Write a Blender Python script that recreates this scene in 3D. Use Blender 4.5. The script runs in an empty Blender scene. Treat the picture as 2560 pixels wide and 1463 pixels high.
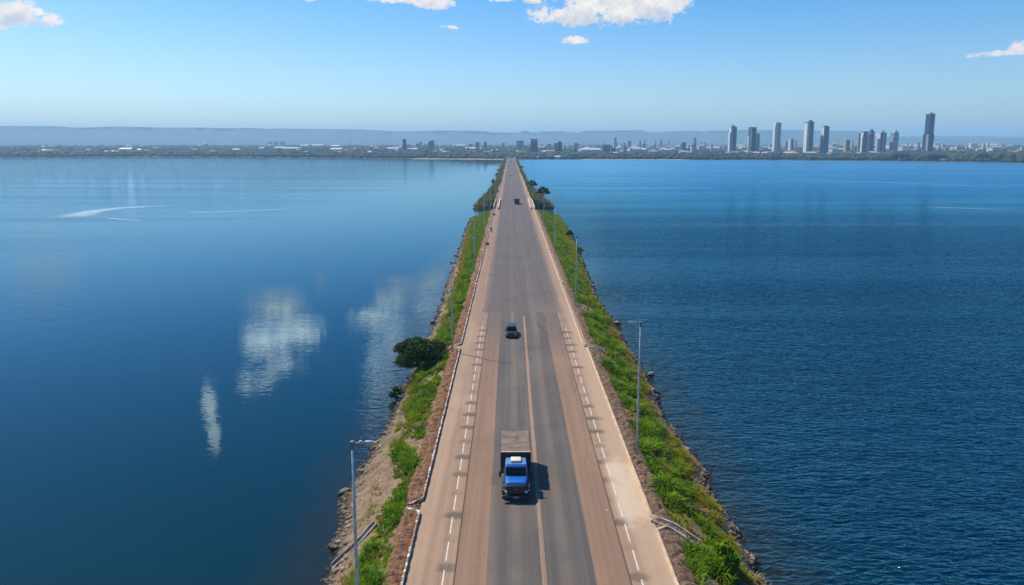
import bpy, bmesh, math, random
import numpy as np
from mathutils import Vector, Matrix
R = math.radians
C = bpy.context.scene
COL = C.collection
rng = np.random.default_rng(7)
random.seed(7)

# ------------------------------------------------------------------ camera
H = 29.11; F = 1769.0; YH = 362.0; CY = -1.72
PITCH = math.radians(8.5); YPP = YH + F * math.tan(PITCH); YAW = math.atan(4 / F)
cam = bpy.data.cameras.new('camera'); camo = bpy.data.objects.new('camera', cam); COL.objects.link(camo)
cam.sensor_width = 36; cam.lens = F / 2560 * 36; cam.clip_start = 0.5; cam.clip_end = 60000
cam.shift_y = -(731.5 - YPP) / 2560; camo.location = (0, CY, H); camo.rotation_euler = (math.pi / 2 - PITCH, 0, -YAW)
C.camera = camo
C.view_settings.view_transform = 'Standard'; C.view_settings.look = 'None'
C.view_settings.exposure = 0.25; C.view_settings.gamma = 1

# ------------------------------------------------------------------ sky and sun
SUN_EL = R(55); SUN_AZ = R(-53.8)          # azimuth measured from +Y towards +X
wd = bpy.data.worlds.new('World'); C.world = wd; wd.use_nodes = True
nt = wd.node_tree; nt.nodes.clear()
wo = nt.nodes.new('ShaderNodeOutputWorld'); bg = nt.nodes.new('ShaderNodeBackground')
sky = nt.nodes.new('ShaderNodeTexSky'); sky.sky_type = 'NISHITA'; sky.sun_disc = False
sky.sun_elevation = SUN_EL; sky.sun_rotation = SUN_AZ
sky.altitude = 200; sky.air_density = 1.0; sky.dust_density = 1.0; sky.ozone_density = 3.0
hs = nt.nodes.new('ShaderNodeHueSaturation'); hs.inputs['Saturation'].default_value = 1.5
tn = nt.nodes.new('ShaderNodeMix'); tn.data_type = 'RGBA'; tn.blend_type = 'MULTIPLY'; tn.inputs[0].default_value = 1; tn.inputs[7].default_value = (.86, .965, 1.04, 1)
nt.links.new(sky.outputs[0], hs.inputs['Color']); nt.links.new(hs.outputs[0], tn.inputs[6]); nt.links.new(tn.outputs[2], bg.inputs[0])
bg.inputs[1].default_value = 0.125; HS = hs
# clouds of the sky itself: fixed directions (azimuth, elevation), ragged by noise
def dirof(px, py):
    u = (px - 1280) / F; v = (py - YPP) / F; cp, sp = math.cos(PITCH), math.sin(PITCH)
    x, y, z = u, cp - v*sp, -sp - v*cp; x, y = x*math.cos(YAW)+y*math.sin(YAW), y*math.cos(YAW)-x*math.sin(YAW)
    return math.atan2(x, y), math.atan2(z, math.hypot(x, y))
def wn(t, **k):
    q = nt.nodes.new(t)
    for a_, b_ in k.items(): setattr(q, a_, b_)
    return q
def wm(op, a, b=0.0, clamp=False):
    q = wn('ShaderNodeMath', operation=op, use_clamp=clamp)
    for i_, v_ in ((0, a), (1, b)):
        if isinstance(v_, (int, float)): q.inputs[i_].default_value = v_
        else: nt.links.new(v_, q.inputs[i_])
    return q.outputs[0]
tcw = wn('ShaderNodeTexCoord'); sx = wn('ShaderNodeSeparateXYZ'); nt.links.new(tcw.outputs['Generated'], sx.inputs[0])
az = wm('ARCTAN2', sx.outputs[0], sx.outputs[1]); el = wm('ARCSINE', sx.outputs[2])
sq = wn('ShaderNodeMapRange'); nt.links.new(el, sq.inputs[0]); sq.inputs[1].default_value = 0; sq.inputs[2].default_value = R(13); sq.inputs[3].default_value = 1.22; sq.inputs[4].default_value = 1.5; nt.links.new(sq.outputs[0], HS.inputs['Saturation'])   # paler towards the horizon
cb = wn('ShaderNodeCombineXYZ'); nt.links.new(az, cb.inputs[0]); nt.links.new(wm('MULTIPLY', el, 1.25), cb.inputs[1])
def wnoise(sc, det, ro, dist=0.0, off=0.0):
    q = wn('ShaderNodeTexNoise'); mp_ = wn('ShaderNodeMapping'); mp_.inputs['Location'].default_value = (off, off*.7, off); nt.links.new(cb.outputs[0], mp_.inputs[0]); nt.links.new(mp_.outputs[0], q.inputs['Vector'])
    q.inputs['Scale'].default_value = sc; q.inputs['Detail'].default_value = det; q.inputs['Roughness'].default_value = ro; q.inputs['Distortion'].default_value = dist
    return q.outputs['Fac']
n1w = wnoise(26, 7, .58, .25); n0w = wnoise(12, 3, .5); n2w = wnoise(42, 5, .6, 0, 3.3); n3w = wnoise(120, 5, .65, .3, 7.7)
CL = [  # px, py, half width px, half height px, strength
 (1445, 42, 125, 40, 1.0), (1560, 28, 140, 62, 1.0), (1665, 8, 85, 50, 1.0), (1500, -15, 190, 62, 1.0), (1437, 103, 32, 13, 1.0),
 (60, 42, 92, 48, 1.0), (112, 52, 50, 28, .95), (10, 72, 14, 7, .6), (985, 2, 78, 14, .85), (1082, 8, 52, 26, .9), (2478, 137, 62, 11, .9), (2556, 124, 38, 24, 1.0),
 (777, 1, 20, 11, .8), (1136, 69, 30, 7, .55), (434, 209, 14, 5, .12), (1255, 0, 35, 9, .7), (1475, 163, 14, 5, .35), (1335, 4, 28, 10, .7),
 # above the picture, mirrored by the calm left water
 ('m', 660, 845, 58, 40, 1.0), ('m', 748, 825, 66, 48, 1.0), ('m', 705, 762, 84, 30, .7), ('m', 715, 905, 70, 24, .8), ('m', 640, 950, 50, 20, .6), ('m', 930, 790, 58, 42, 1.0), ('m', 985, 748, 56, 32, .95), ('m', 1075, 745, 56, 52, 1.0), ('m', 955, 935, 44, 66, .9), ('m', 1000, 865, 60, 34, .8), ('m', 520, 1000, 20, 62, .8), ('m', 537, 1085, 18, 42, .85), ('m', 1500, 1000, 200, 60, .5)]
dens = None; hrel = None
hi_ = None
for q_ in CL:
    px, py, wpx, hpx, st = q_[-5:]
    a0, e0 = dirof(px, py); e0 = -e0 if q_[0] == 'm' else e0; ra = abs(dirof(px+wpx, py)[0]-a0); re = abs(abs(dirof(px, py-hpx)[1])-abs(e0))
    dx_ = wm('DIVIDE', wm('SUBTRACT', az, a0), ra); dy_ = wm('DIVIDE', wm('SUBTRACT', el, e0), re)
    low = wm('MULTIPLY', wm('MINIMUM', dy_, 0.0), .55)                     # flatter base
    rr_ = wm('ADD', wm('MULTIPLY', dx_, dx_), wm('MULTIPLY', wm('ADD', dy_, low), wm('ADD', dy_, low)))
    m_ = wm('MULTIPLY', wm('SUBTRACT', 1.0, rr_), st)
    m_ = wm('MAXIMUM', m_, -1.5)
    dens = m_ if dens is None else wm('MAXIMUM', dens, m_)
    hh_ = wm('MULTIPLY', wm('MAXIMUM', m_, 0.0), dy_)
    hrel = hh_ if hrel is None else wm('ADD', hrel, hh_)
raw = wm('ADD', dens, wm('ADD', wm('MULTIPLY', wm('SUBTRACT', n1w, .5), 3.4), wm('ADD', wm('MULTIPLY', wm('SUBTRACT', n0w, .5), 1.2), wm('MULTIPLY', wm('SUBTRACT', n3w, .5), 2.8))))
al = wn('ShaderNodeMapRange', interpolation_type='SMOOTHSTEP'); nt.links.new(raw, al.inputs[0]); al.inputs[1].default_value = -.1; al.inputs[2].default_value = .75
lit = wn('ShaderNodeMapRange', interpolation_type='SMOOTHSTEP'); nt.links.new(wm('ADD', wm('MULTIPLY', hrel, .9), wm('MULTIPLY', wm('SUBTRACT', n2w, .5), 3.0)), lit.inputs[0]); lit.inputs[1].default_value = -.7; lit.inputs[2].default_value = .6
cc = wn('ShaderNodeMix', data_type='RGBA'); nt.links.new(lit.outputs[0], cc.inputs[0]); cc.inputs[6].default_value = (.56, .58, .64, 1); cc.inputs[7].default_value = (.95, .87, .80, 1)
bgc = wn('ShaderNodeBackground'); nt.links.new(cc.outputs[2], bgc.inputs[0]); hiq = wn('ShaderNodeMapRange'); nt.links.new(el, hiq.inputs[0]); hiq.inputs[1].default_value = R(11.5); hiq.inputs[2].default_value = R(15); hiq.inputs[3].default_value = .95; hiq.inputs[4].default_value = 3.1
nt.links.new(hiq.outputs[0], bgc.inputs[1])   # clouds above the frame are boosted to brighten their reflections in the water
ms = wn('ShaderNodeMixShader'); nt.links.new(wm('MULTIPLY', al.outputs[0], .97), ms.inputs[0]); nt.links.new(bg.outputs[0], ms.inputs[1]); nt.links.new(bgc.outputs[0], ms.inputs[2])
nt.links.new(ms.outputs[0], wo.inputs[0])
sl = bpy.data.lights.new('sun', 'SUN'); sl.energy = 4.7; sl.angle = R(0.5); sl.color = (1, 0.91, 0.78)
so = bpy.data.objects.new('sun', sl); COL.objects.link(so)
sd = Vector((math.cos(SUN_EL) * math.sin(SUN_AZ), math.cos(SUN_EL) * math.cos(SUN_AZ), math.sin(SUN_EL)))
so.rotation_euler = sd.to_track_quat('Z', 'Y').to_euler(); so.location = (0, 0, 400)
C.cycles.volume_bounces = 2; C.cycles.max_bounces = 12; C.cycles.transparent_max_bounces = 24
C.cycles.volume_step_rate = 0.3; C.cycles.volume_max_steps = 256

# ------------------------------------------------------------------ helpers
def ray(x, y):
    u = (x - 1280) / F; v = (y - YPP) / F
    cp, sp = math.cos(PITCH), math.sin(PITCH)
    d = Vector((u, cp - v * sp, -sp - v * cp))
    return Vector((d.x * math.cos(YAW) + d.y * math.sin(YAW), d.y * math.cos(YAW) - d.x * math.sin(YAW), d.z))
def at_dist(x, y, D):
    """world point on the line of sight, D metres away on the plan"""
    d = ray(x, y); h = math.hypot(d.x, d.y)
    return Vector((d.x / h * D, d.y / h * D + CY, H + d.z / h * D))

class NT:
    def __init__(s, name):
        s.m = bpy.data.materials.new(name); s.m.use_nodes = True; s.t = s.m.node_tree; s.t.nodes.clear()
        s.out = s.n('ShaderNodeOutputMaterial')
    def n(s, t, **k):
        nd = s.t.nodes.new(t)
        for a, b in k.items(): setattr(nd, a, b)
        return nd
    def l(s, a, b): s.t.links.new(a, b)
    def val(s, sock, v):
        if isinstance(v, (int, float)): sock.default_value = v
        elif isinstance(v, (tuple, list)):
            sock.default_value = tuple(v) + ((1,) if len(v) == 3 and len(sock.default_value) == 4 else ())
        else: s.l(v, sock)
    def pos(s, scale=(1, 1, 1), obj=False):
        tc = s.n('ShaderNodeTexCoord') if obj else s.n('ShaderNodeNewGeometry')
        mp = s.n('ShaderNodeMapping'); mp.inputs['Scale'].default_value = scale
        s.l(tc.outputs['Object'] if obj else tc.outputs['Position'], mp.inputs['Vector']); return mp.outputs[0]
    def noise(s, vec, scale, detail=4, rough=.55, dist=0):
        n = s.n('ShaderNodeTexNoise'); s.l(vec, n.inputs['Vector'])
        n.inputs['Scale'].default_value = scale; n.inputs['Detail'].default_value = detail
        n.inputs['Roughness'].default_value = rough; n.inputs['Distortion'].default_value = dist
        return n.outputs['Fac']
    def ramp(s, fac, a, b, lo=0.0, hi=1.0):
        r = s.n('ShaderNodeMapRange'); s.l(fac, r.inputs[0])
        for i, v in zip((1, 2, 3, 4), (a, b, lo, hi)): r.inputs[i].default_value = v
        r.interpolation_type = 'SMOOTHSTEP'
        return r.outputs[0]
    def mix(s, f, a, b):
        m = s.n('ShaderNodeMix', data_type='RGBA'); s.val(m.inputs[0], f); s.val(m.inputs[6], a); s.val(m.inputs[7], b)
        return m.outputs[2]
    def math(s, op, a, b=0.0, c=None):
        m = s.n('ShaderNodeMath', operation=op); s.val(m.inputs[0], a); s.val(m.inputs[1], b)
        if c is not None: s.val(m.inputs[2], c)
        return m.outputs[0]
    def sep(s, v):
        q = s.n('ShaderNodeSeparateXYZ'); s.l(v, q.inputs[0]); return q.outputs
    def bump(s, h, dist=.05, strength=1.0):
        b = s.n('ShaderNodeBump'); s.l(h, b.inputs['Height']); b.inputs['Distance'].default_value = dist
        s.val(b.inputs['Strength'], strength); return b.outputs[0]
    def bsdf(s, color, rough=.7, metal=0.0, normal=None, **k):
        p = s.n('ShaderNodeBsdfPrincipled'); s.val(p.inputs['Base Color'], color); s.val(p.inputs['Roughness'], rough)
        s.val(p.inputs['Metallic'], metal)
        if normal is not None: s.l(normal, p.inputs['Normal'])
        for a, b in k.items(): s.val(p.inputs[a.replace('_', ' ')], b)
        s.l(p.outputs[0], s.out.inputs[0]); return p

def simple(name, col, rough=.6, metal=0, vary=.15, scale=3, col2=None, bumpd=0, obj=True, **k):
    m = NT(name); v = m.pos(obj=obj); n = m.noise(v, scale, 5)
    c2 = col2 if col2 else tuple(c * (1 - vary * 1.6) for c in col)
    c = m.mix(m.ramp(n, .35, .68), col, c2)
    nm = m.bump(n, bumpd) if bumpd else None
    m.bsdf(c, rough, metal, nm, **k); return m.m

class MB:
    def __init__(s): s.v = []; s.f = []; s.mi = []; s.sm = []
    def add(s, vs, fs, mi=0, smooth=False):
        o = len(s.v); s.v += [tuple(p) for p in vs]; s.f += [tuple(i + o for i in f) for f in fs]
        s.mi += [mi] * len(fs); s.sm += [smooth] * len(fs); return s
    def box(s, a, b, mi=0):
        x0, y0, z0 = a; x1, y1, z1 = b
        return s.add([(x0,y0,z0),(x1,y0,z0),(x1,y1,z0),(x0,y1,z0),(x0,y0,z1),(x1,y0,z1),(x1,y1,z1),(x0,y1,z1)],
                     [(0,3,2,1),(4,5,6,7),(0,1,5,4),(1,2,6,5),(2,3,7,6),(3,0,4,7)], mi)
    def rbox(s, a, b, r=.05, seg=2, taper=None, mi=0, smooth=True):
        bm = bmesh.new(); bmesh.ops.create_cube(bm, size=1)
        for v in bm.verts:
            t = [a[i] + (b[i] - a[i]) * (v.co[i] + .5) for i in range(3)]
            if taper: t = taper(*t)
            v.co = t
        bmesh.ops.bevel(bm, geom=bm.edges[:], offset=r, segments=seg, affect='EDGES', profile=.6)
        bm.verts.index_update()
        s.add([v.co[:] for v in bm.verts], [[v.index for v in f.verts] for f in bm.faces], mi, smooth); bm.free(); return s
    def tube(s, pts, rads, n=8, mi=0, cap=True):
        pts = [Vector(p) for p in pts]; vs = []; fs = []
        if isinstance(rads, (int, float)): rads = [rads] * len(pts)
        for i, p in enumerate(pts):
            d = (pts[min(i + 1, len(pts) - 1)] - pts[max(i - 1, 0)]).normalized()
            a = d.orthogonal().normalized() if i == 0 else (a - d * a.dot(d)).normalized()
            b = d.cross(a)
            for k in range(n):
                t = 2 * math.pi * k / n; vs.append(p + (a * math.cos(t) + b * math.sin(t)) * rads[i])
        for i in range(len(pts) - 1):
            for k in range(n):
                fs.append((i*n+k, i*n+(k+1)%n, (i+1)*n+(k+1)%n, (i+1)*n+k))
        if cap: fs += [tuple(range(n))[::-1], tuple(range((len(pts)-1)*n, len(pts)*n))]
        return s.add(vs, fs, mi, True)
    def prism(s, prof, x0, x1, mi=0):
        """profile of (y,z) extruded along x"""
        n = len(prof); vs = [(x0, y, z) for y, z in prof] + [(x1, y, z) for y, z in prof]
        fs = [(i, (i+1) % n, (i+1) % n + n, i + n) for i in range(n)] + [tuple(range(n))[::-1], tuple(range(n, 2*n))]
        return s.add(vs, fs, mi)
    def build(s, name, mats, parent=None, bevel=0):
        me = bpy.data.meshes.new(name); me.from_pydata(s.v, [], s.f)
        bm = bmesh.new(); bm.from_mesh(me); bmesh.ops.recalc_face_normals(bm, faces=bm.faces[:]); bm.to_mesh(me); bm.free()
        for m in (mats if isinstance(mats, (list, tuple)) else [mats]): me.materials.append(m)
        me.polygons.foreach_set('material_index', s.mi); me.polygons.foreach_set('use_smooth', s.sm)
        o = bpy.data.objects.new(name, me); COL.objects.link(o)
        if parent: o.parent = parent
        if bevel:
            md = o.modifiers.new('bevel', 'BEVEL'); md.width = bevel; md.segments = 2; md.limit_method = 'ANGLE'
        return o

def np_mesh(name, V, Q, mats, parent=None, smooth=False, mi=None):
    me = bpy.data.meshes.new(name); V = np.asarray(V, np.float32); Q = np.asarray(Q, np.int32); k = Q.shape[1]
    me.vertices.add(len(V)); me.vertices.foreach_set('co', V.ravel())
    me.loops.add(Q.size); me.loops.foreach_set('vertex_index', Q.ravel())
    me.polygons.add(len(Q)); me.polygons.foreach_set('loop_start', np.arange(0, Q.size, k, dtype=np.int32))
    me.polygons.foreach_set('loop_total', np.full(len(Q), k, np.int32))
    if smooth: me.polygons.foreach_set('use_smooth', np.ones(len(Q), bool))
    for m in (mats if isinstance(mats, (list, tuple)) else [mats]): me.materials.append(m)
    if mi is not None: me.polygons.foreach_set('material_index', np.asarray(mi, np.int32))
    me.update(calc_edges=True); me.validate()
    o = bpy.data.objects.new(name, me); COL.objects.link(o)
    if parent: o.parent = parent
    return o
def grid_faces(nr, nc):
    i = np.arange(nr - 1)[:, None] * nc + np.arange(nc - 1)[None]
    return np.stack([i, i + 1, i + nc + 1, i + nc], -1).reshape(-1, 4)
def tag(o, label=None, cat=None, group=None, kind=None):
    for k, v in (('label', label), ('category', cat), ('group', group), ('kind', kind)):
        if v: o[k] = v
    return o
def empty(name, loc, label, cat, group=None, rz=0):
    o = bpy.data.objects.new(name, None); COL.objects.link(o); o.location = loc; o.rotation_euler.z = rz
    o.empty_display_size = .5
    return tag(o, label, cat, group)
def dup(root, loc, rz, label, group=None, drop=()):
    r = root.copy(); COL.objects.link(r); r.location = loc; r.rotation_euler.z = rz; r['label'] = label
    if group: r['group'] = group
    for ch in root.children:
        c = ch.copy(); COL.objects.link(c); c.parent = r
        for g in ch.children:
            d = g.copy(); COL.objects.link(d); d.parent = c
    return r
def vnoise(x, y, seed=0):
    """cheap smooth value noise, numpy"""
    xi = np.floor(x).astype(int); yi = np.floor(y).astype(int); fx = x - xi; fy = y - yi
    fx = fx*fx*(3-2*fx); fy = fy*fy*(3-2*fy)
    def h(a, b):
        n = (a * 374761393 + b * 668265263 + seed * 974634777) & 0xffffffff
        n = ((n ^ (n >> 13)) * 1274126177) & 0xffffffff
        return ((n ^ (n >> 16)) & 0xffff) / 65535.0
    return (h(xi,yi)*(1-fx)+h(xi+1,yi)*fx)*(1-fy) + (h(xi,yi+1)*(1-fx)+h(xi+1,yi+1)*fx)*fy
def fbm(x, y, seed=0, oct=4):
    t = 0; a = .5; n = 0
    for o in range(oct): t = t + a*vnoise(x, y, seed+o); n += a; a *= .5; x = x*2.03; y = y*2.03
    return t / n

WZ = -4.0                                   # water level, the road is at z = 0
# causeway waterline, from along-road station to distance sideways
WLY = [0, 47, 60, 72, 80, 95, 122, 145, 170, 197, 234, 277, 318, 368, 418, 497, 655, 960, 1750]
WLX = [-13.6, -14.0, -15.6, -15.4, -14.5, -14.5, -14.0, -14.4, -15.4, -15.9, -16.6, -17.6, -18.2, -19.0, -18.0, -15.5, -12.6, -12.8, -13.4]
WRY = [0, 47, 57, 66, 78, 96, 115, 144, 174, 206, 263, 314, 368, 405, 424, 559, 707, 868, 1169, 1750]
WRX = [19.6, 19.6, 19.5, 19.9, 18.7, 19.9, 19.5, 18.8, 19.6, 21.1, 22.7, 22.9, 22.6, 21.4, 20.2, 15.6, 14.6, 13.9, 12.8, 13.2]
def wl(y): return np.interp(y, WLY, WLX) + (fbm(y/2.2, y*0+3, 1) - .5) * 1.3
def wr(y): return np.interp(y, WRY, WRX) + (fbm(y/2.2, y*0+9, 2) - .5) * 1.3
GAP0, GAP1 = 319.0, 367.0
def bankz(x, y):
    x = np.asarray(x, float); y = np.asarray(y, float); a = wl(y); b = wr(y)
    zl = np.where(x > -8.6, np.interp(x, [-8.6, -7.2], [-.28, -.16]),
         np.where(x > -11, -.28 + (x + 8.6) / 2.4 * 1.1,
         np.where(x > a, -1.38 + (x + 11) / (-11 - a) * 2.62, WZ - (a - x) * .55)))
    zr = np.where(x < 12.6, np.interp(x, [11.1, 12.6], [-.16, -.28]),
         np.where(x < b - 1.5, -.28 - (x - 12.6) / (b - 14.1) * 2.5,
         np.where(x < b, -2.78 - (x - b + 1.5) / 1.5 * 1.22, WZ - (x - b) * .55)))
    z = np.where(x < 2, zl, zr)
    z = z + (fbm(x/1.3, y/1.3, 5) - .5) * .5 * np.clip(np.minimum(np.abs(x+8)/1.5, 1), 0, 1) * ((x < -8.3) | (x > 12.2))
    gap = np.clip(np.minimum((y - GAP0) / 7, (GAP1 - y) / 2.5), 0, 1)
    return z * (1 - gap) + gap * -8.0

# ------------------------------------------------------------------ water and ground
m = NT('lake water')
P = m.pos(); X, Y, Z = m.sep(P)
big = m.noise(m.pos((.0035, .012, 0)), 1, 3)
slick = m.noise(m.pos((.0022, .03, 0)), 1, 4, .6, .4)
right = m.ramp(X, -30, 60)                                   # the causeway shelters the left side
leftcalm = m.ramp(X, -260, -8)
mpw = m.n('ShaderNodeMapping'); mpw.inputs['Rotation'].default_value = (0, 0, R(50)); mpw.inputs['Scale'].default_value = (.62, 1.75, 1); m.l(m.pos(), mpw.inputs['Vector'])
w1 = m.noise(mpw.outputs[0], 1.0, 2.5, .48, .7)
w2 = m.noise(m.pos((.16, .3, 1)), 1.0, 3, .5)
w3 = m.noise(m.pos((3.6, 5.0, 1)), 1.0, 2, .6)
hgt = m.math('ADD', m.math('MULTIPLY', w1, 1.0), m.math('ADD', m.math('MULTIPLY', w2, 1.6), m.math('MULTIPLY', w3, .06)))
amp = m.math('ADD', m.math('MULTIPLY', right, m.ramp(Y, 40, 420, 1.5, .5)), m.math('MULTIPLY', m.math('SUBTRACT', 1, leftcalm), .16))
amp = m.math('ADD', amp, .009)
amp = m.math('MULTIPLY', amp, m.ramp(slick, .36, .6, .55, 1.1))
bp = m.bump(hgt, .5, amp)
shal = m.math('MINIMUM', m.math('ABSOLUTE', m.math('ADD', X, 14.6)), m.math('ABSOLUTE', m.math('SUBTRACT', X, 19.4)))
shf = m.math('ADD', shal, m.math('MULTIPLY', m.noise(m.pos((.35, .2, 0)), 1, 4), 4))
sh = m.ramp(shf, 2.5, 9.5, .85, 0)
deep = m.mix(big, (.000, .013, .015), (.000, .026, .030))
deep = m.mix(right, deep, (.000, .016, .040))
colw = m.mix(sh, deep, (.014, .017, .008))
rgh = m.math('ADD', m.ramp(slick, .35, .65, .008, .035), m.math('MULTIPLY', right, m.ramp(Y, 120, 800, .03, .3)))
df = m.n('ShaderNodeBsdfDiffuse'); m.l(colw, df.inputs['Color']); m.l(bp, df.inputs['Normal'])
gl = m.n('ShaderNodeBsdfGlossy'); m.l(rgh, gl.inputs['Roughness']); m.l(bp, gl.inputs['Normal'])
m.l(m.mix(right, (.62, .86, 1.0), (.31, .80, 1.0)), gl.inputs['Color'])
fr = m.n('ShaderNodeFresnel'); m.val(fr.inputs['IOR'], 1.37); m.l(bp, fr.inputs['Normal'])
mx = m.n('ShaderNodeMixShader'); m.l(fr.outputs[0], mx.inputs[0]); m.l(df.outputs[0], mx.inputs[1]); m.l(gl.outputs[0], mx.inputs[2]); m.l(mx.outputs[0], m.out.inputs[0])
WATER = m.m
me = bpy.data.meshes.new('water'); S = 16500
me.from_pydata([(-S, -3500, WZ), (S, -3500, WZ), (S, S, WZ), (-S, S, WZ)], [], [(0, 1, 2, 3)]); me.materials.append(WATER)
tag(bpy.data.objects.new('water', me), kind='structure'); COL.objects.link(bpy.data.objects['water'])
BED = simple('lake bed', (.06, .05, .03), .95, vary=.4, scale=.05, obj=False)
tag(MB().add([(-S, -3500, -12), (S, -3500, -12), (S, S, -12), (-S, S, -12)], [(0, 1, 2, 3)]).build('ground', BED), kind='structure')

# shore radius by bearing (radians from +Y towards +X)
SHB = [-1.2, math.atan2(-1337, 1870), math.atan2(-979, 1994), math.atan2(-264, 1707), 0, math.atan2(374, 1570), math.atan2(690, 1490), math.atan2(817, 1419), math.atan2(936, 1294), 1.2]
SHR = [2450, 2299, 2221, 1727, 1613, 1614, 1642, 1637, 1597, 1480]
def shore(b): return np.interp(b, SHB, SHR) + (fbm(b*60, b*0, 31)-.5)*30
def landz(b, r):
    d = r - shore(b)
    return np.interp(d, [-60, 0, 8, 60, 1200, 3600, 5200, 20000], [-7, WZ, -2.8, 1.6, 9, 21, 24, 24]) + (fbm(b*40, r/300, 8)-.5)*np.clip(d/60, 0, 3.5)
# far land
bs = np.linspace(-1.0, 1.0, 500); ds = np.r_[-60, -20, 0, 4, 8, 20, 40, 60, np.linspace(100, 12500, 80)]
B, D_ = np.meshgrid(bs, ds); RR = shore(B) + D_
ZZ = landz(B, RR)
m = NT('far land'); v = m.pos(); n1 = m.noise(v, .006, 5, .65); n2 = m.noise(v, .03, 5)
zz = m.sep(v)[2]
c = m.mix(m.ramp(n1, .4, .62), (.02, .035, .015), (.06, .065, .035)); c = m.mix(m.ramp(n2, .55, .75), c, (.13, .12, .10))
c = m.mix(m.ramp(zz, -2.6, -.6), (.06, .05, .035), c)
m.bsdf(c, .95); LAND = m.m
tag(np_mesh('terrain', np.stack([RR*np.sin(B), RR*np.cos(B), ZZ], -1).reshape(-1, 3), grid_faces(*B.shape), LAND, smooth=True), kind='structure')
# hills: a long flat-topped escarpment
HX = [-400, 0, 50, 150, 185, 230, 270, 320, 400, 500, 560, 600, 635, 675, 680, 750, 850, 940, 975, 1010, 1060, 1080, 1150, 1210, 1230, 1280, 1297, 1305, 1320, 1325, 1345, 1360, 1375, 1400, 1420, 1448, 1456, 1470, 1540, 1590, 1606, 1615, 1625, 1650, 1690, 1735, 1760, 1770, 1830, 1880, 1930, 1990, 2040, 2090, 2110, 2140, 2152, 2175, 2200, 2990]
HYp = [316, 315, 315, 316, 319, 319, 317, 317, 319, 319, 321, 320, 320, 323, 321.5, 322, 323, 325, 328, 329, 328, 327, 326.5, 328, 331, 331.5, 331, 328, 328, 331, 330, 328.5, 329.5, 328, 330, 331.5, 328, 327.5, 327, 326, 326, 329.5, 331, 330, 328, 327, 329.5, 327, 326, 324.5, 326, 325, 327, 327, 326.5, 327, 331, 338, 345, 352]
HX2 = [1500, 2100, 2200, 2330, 2420, 2560, 3000]; HY2 = [345, 343, 342, 340.5, 340, 343, 344]
def ridge(xs, ys, D0, name):
    px = np.linspace(xs[0], xs[-1], 900); py = np.interp(px, xs, ys)
    top = np.array([at_dist(a, b, D0)[:] for a, b in zip(px, py)]); brg = np.arctan2(top[:, 0], top[:, 1])
    rows = []
    prof = [(-2600, 0), (-2000, .10), (-1300, .26), (-700, .47), (-300, .72), (-110, .86), (-60, .965), (0, 1), (900, 1.0), (2200, .98)]
    for k, (dd, f) in enumerate(prof):
        r = D0 + dd + (fbm(brg*45, brg*0+k*.35, 12)-.5)*(520 if dd < -50 else 0)
        z = 20 + (top[:, 2]-20)*f + (fbm(brg*70, brg*0+k*.8, 14)-.5)*50*(1 if .05 < f < .95 else 0)
        rows.append(np.stack([np.sin(brg)*r, np.cos(brg)*r, z], -1))
    V = np.array(rows)
    return tag(np_mesh(name, V.reshape(-1, 3), grid_faces(len(prof), 900), HILL, smooth=True), kind='structure')
m = NT('hills'); v = m.pos(); n1 = m.noise(v, .002, 6, .6)
c = m.mix(m.ramp(n1, .4, .6), (.03, .045, .02), (.07, .075, .04)); m.bsdf(c, .95, 0, m.bump(m.noise(v, .006, 5), 30)); HILL = m.m
ridge(HX, HYp, 9200, 'hills'); ridge(HX2, HY2, 11200, 'hills_far')

# ------------------------------------------------------------------ causeway body
SOIL = NT('bank soil'); m = SOIL; v = m.pos(); n1 = m.noise(v, 1.2, 6, .65); n2 = m.noise(v, 9, 5, .7); n3 = m.noise(v, .25, 3)
X, Y, Z = m.sep(v)
c = m.mix(m.ramp(n1, .35, .65), (.33, .215, .125), (.19, .115, .062))
c = m.mix(m.ramp(n2, .56, .7), c, (.50, .42, .33)); c = m.mix(m.ramp(n2, .45, .3), c, (.10, .07, .045))
c = m.mix(m.ramp(n3, .52, .68, 0, .7), c, (.12, .12, .04))
c = m.mix(m.ramp(Z, -3.75, -3.2), (.035, .03, .022), c)                 # wet foot
c = m.mix(m.ramp(Y, 330, 420, 0, .85), c, (.13, .115, .045))
c = m.mix(m.math('MULTIPLY', m.ramp(Y, 359, 362), m.ramp(Y, 369, 366.5)), c, (.03, .026, .022))     # shade on the abutment face, painted into the soil colour
m.bsdf(c, .95, 0, m.bump(m.math('ADD', n1, m.math('MULTIPLY', n2, .5)), .35))
def bank(x_from, x_to, ys, nc, name, edge):
    ys = np.asarray(ys); t = np.linspace(0, 1, nc)
    far = edge(ys) + (x_to)
    Xg = x_from + (far[:, None] - x_from) * t[None]; Yg = np.repeat(ys[:, None], nc, 1)
    Zg = bankz(Xg, Yg)
    return Xg, Yg, Zg
ysb = np.r_[np.arange(-12, 30, 1.5), np.arange(30, 130, .3), np.arange(130, 300, .8), np.arange(300, 380, .8), np.arange(380, 1750, 3.0)]
Vs = []; Qs = []; off = 0
for (xf, xt, ed) in ((-6.9, -6, wl), (10.9, 6, wr)):
    Xg, Yg, Zg = bank(xf, xt, ysb, 56, '', ed)
    Vs.append(np.stack([Xg, Yg, Zg], -1).reshape(-1, 3)); Qs.append(grid_faces(*Xg.shape) + off); off += Xg.size
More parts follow.
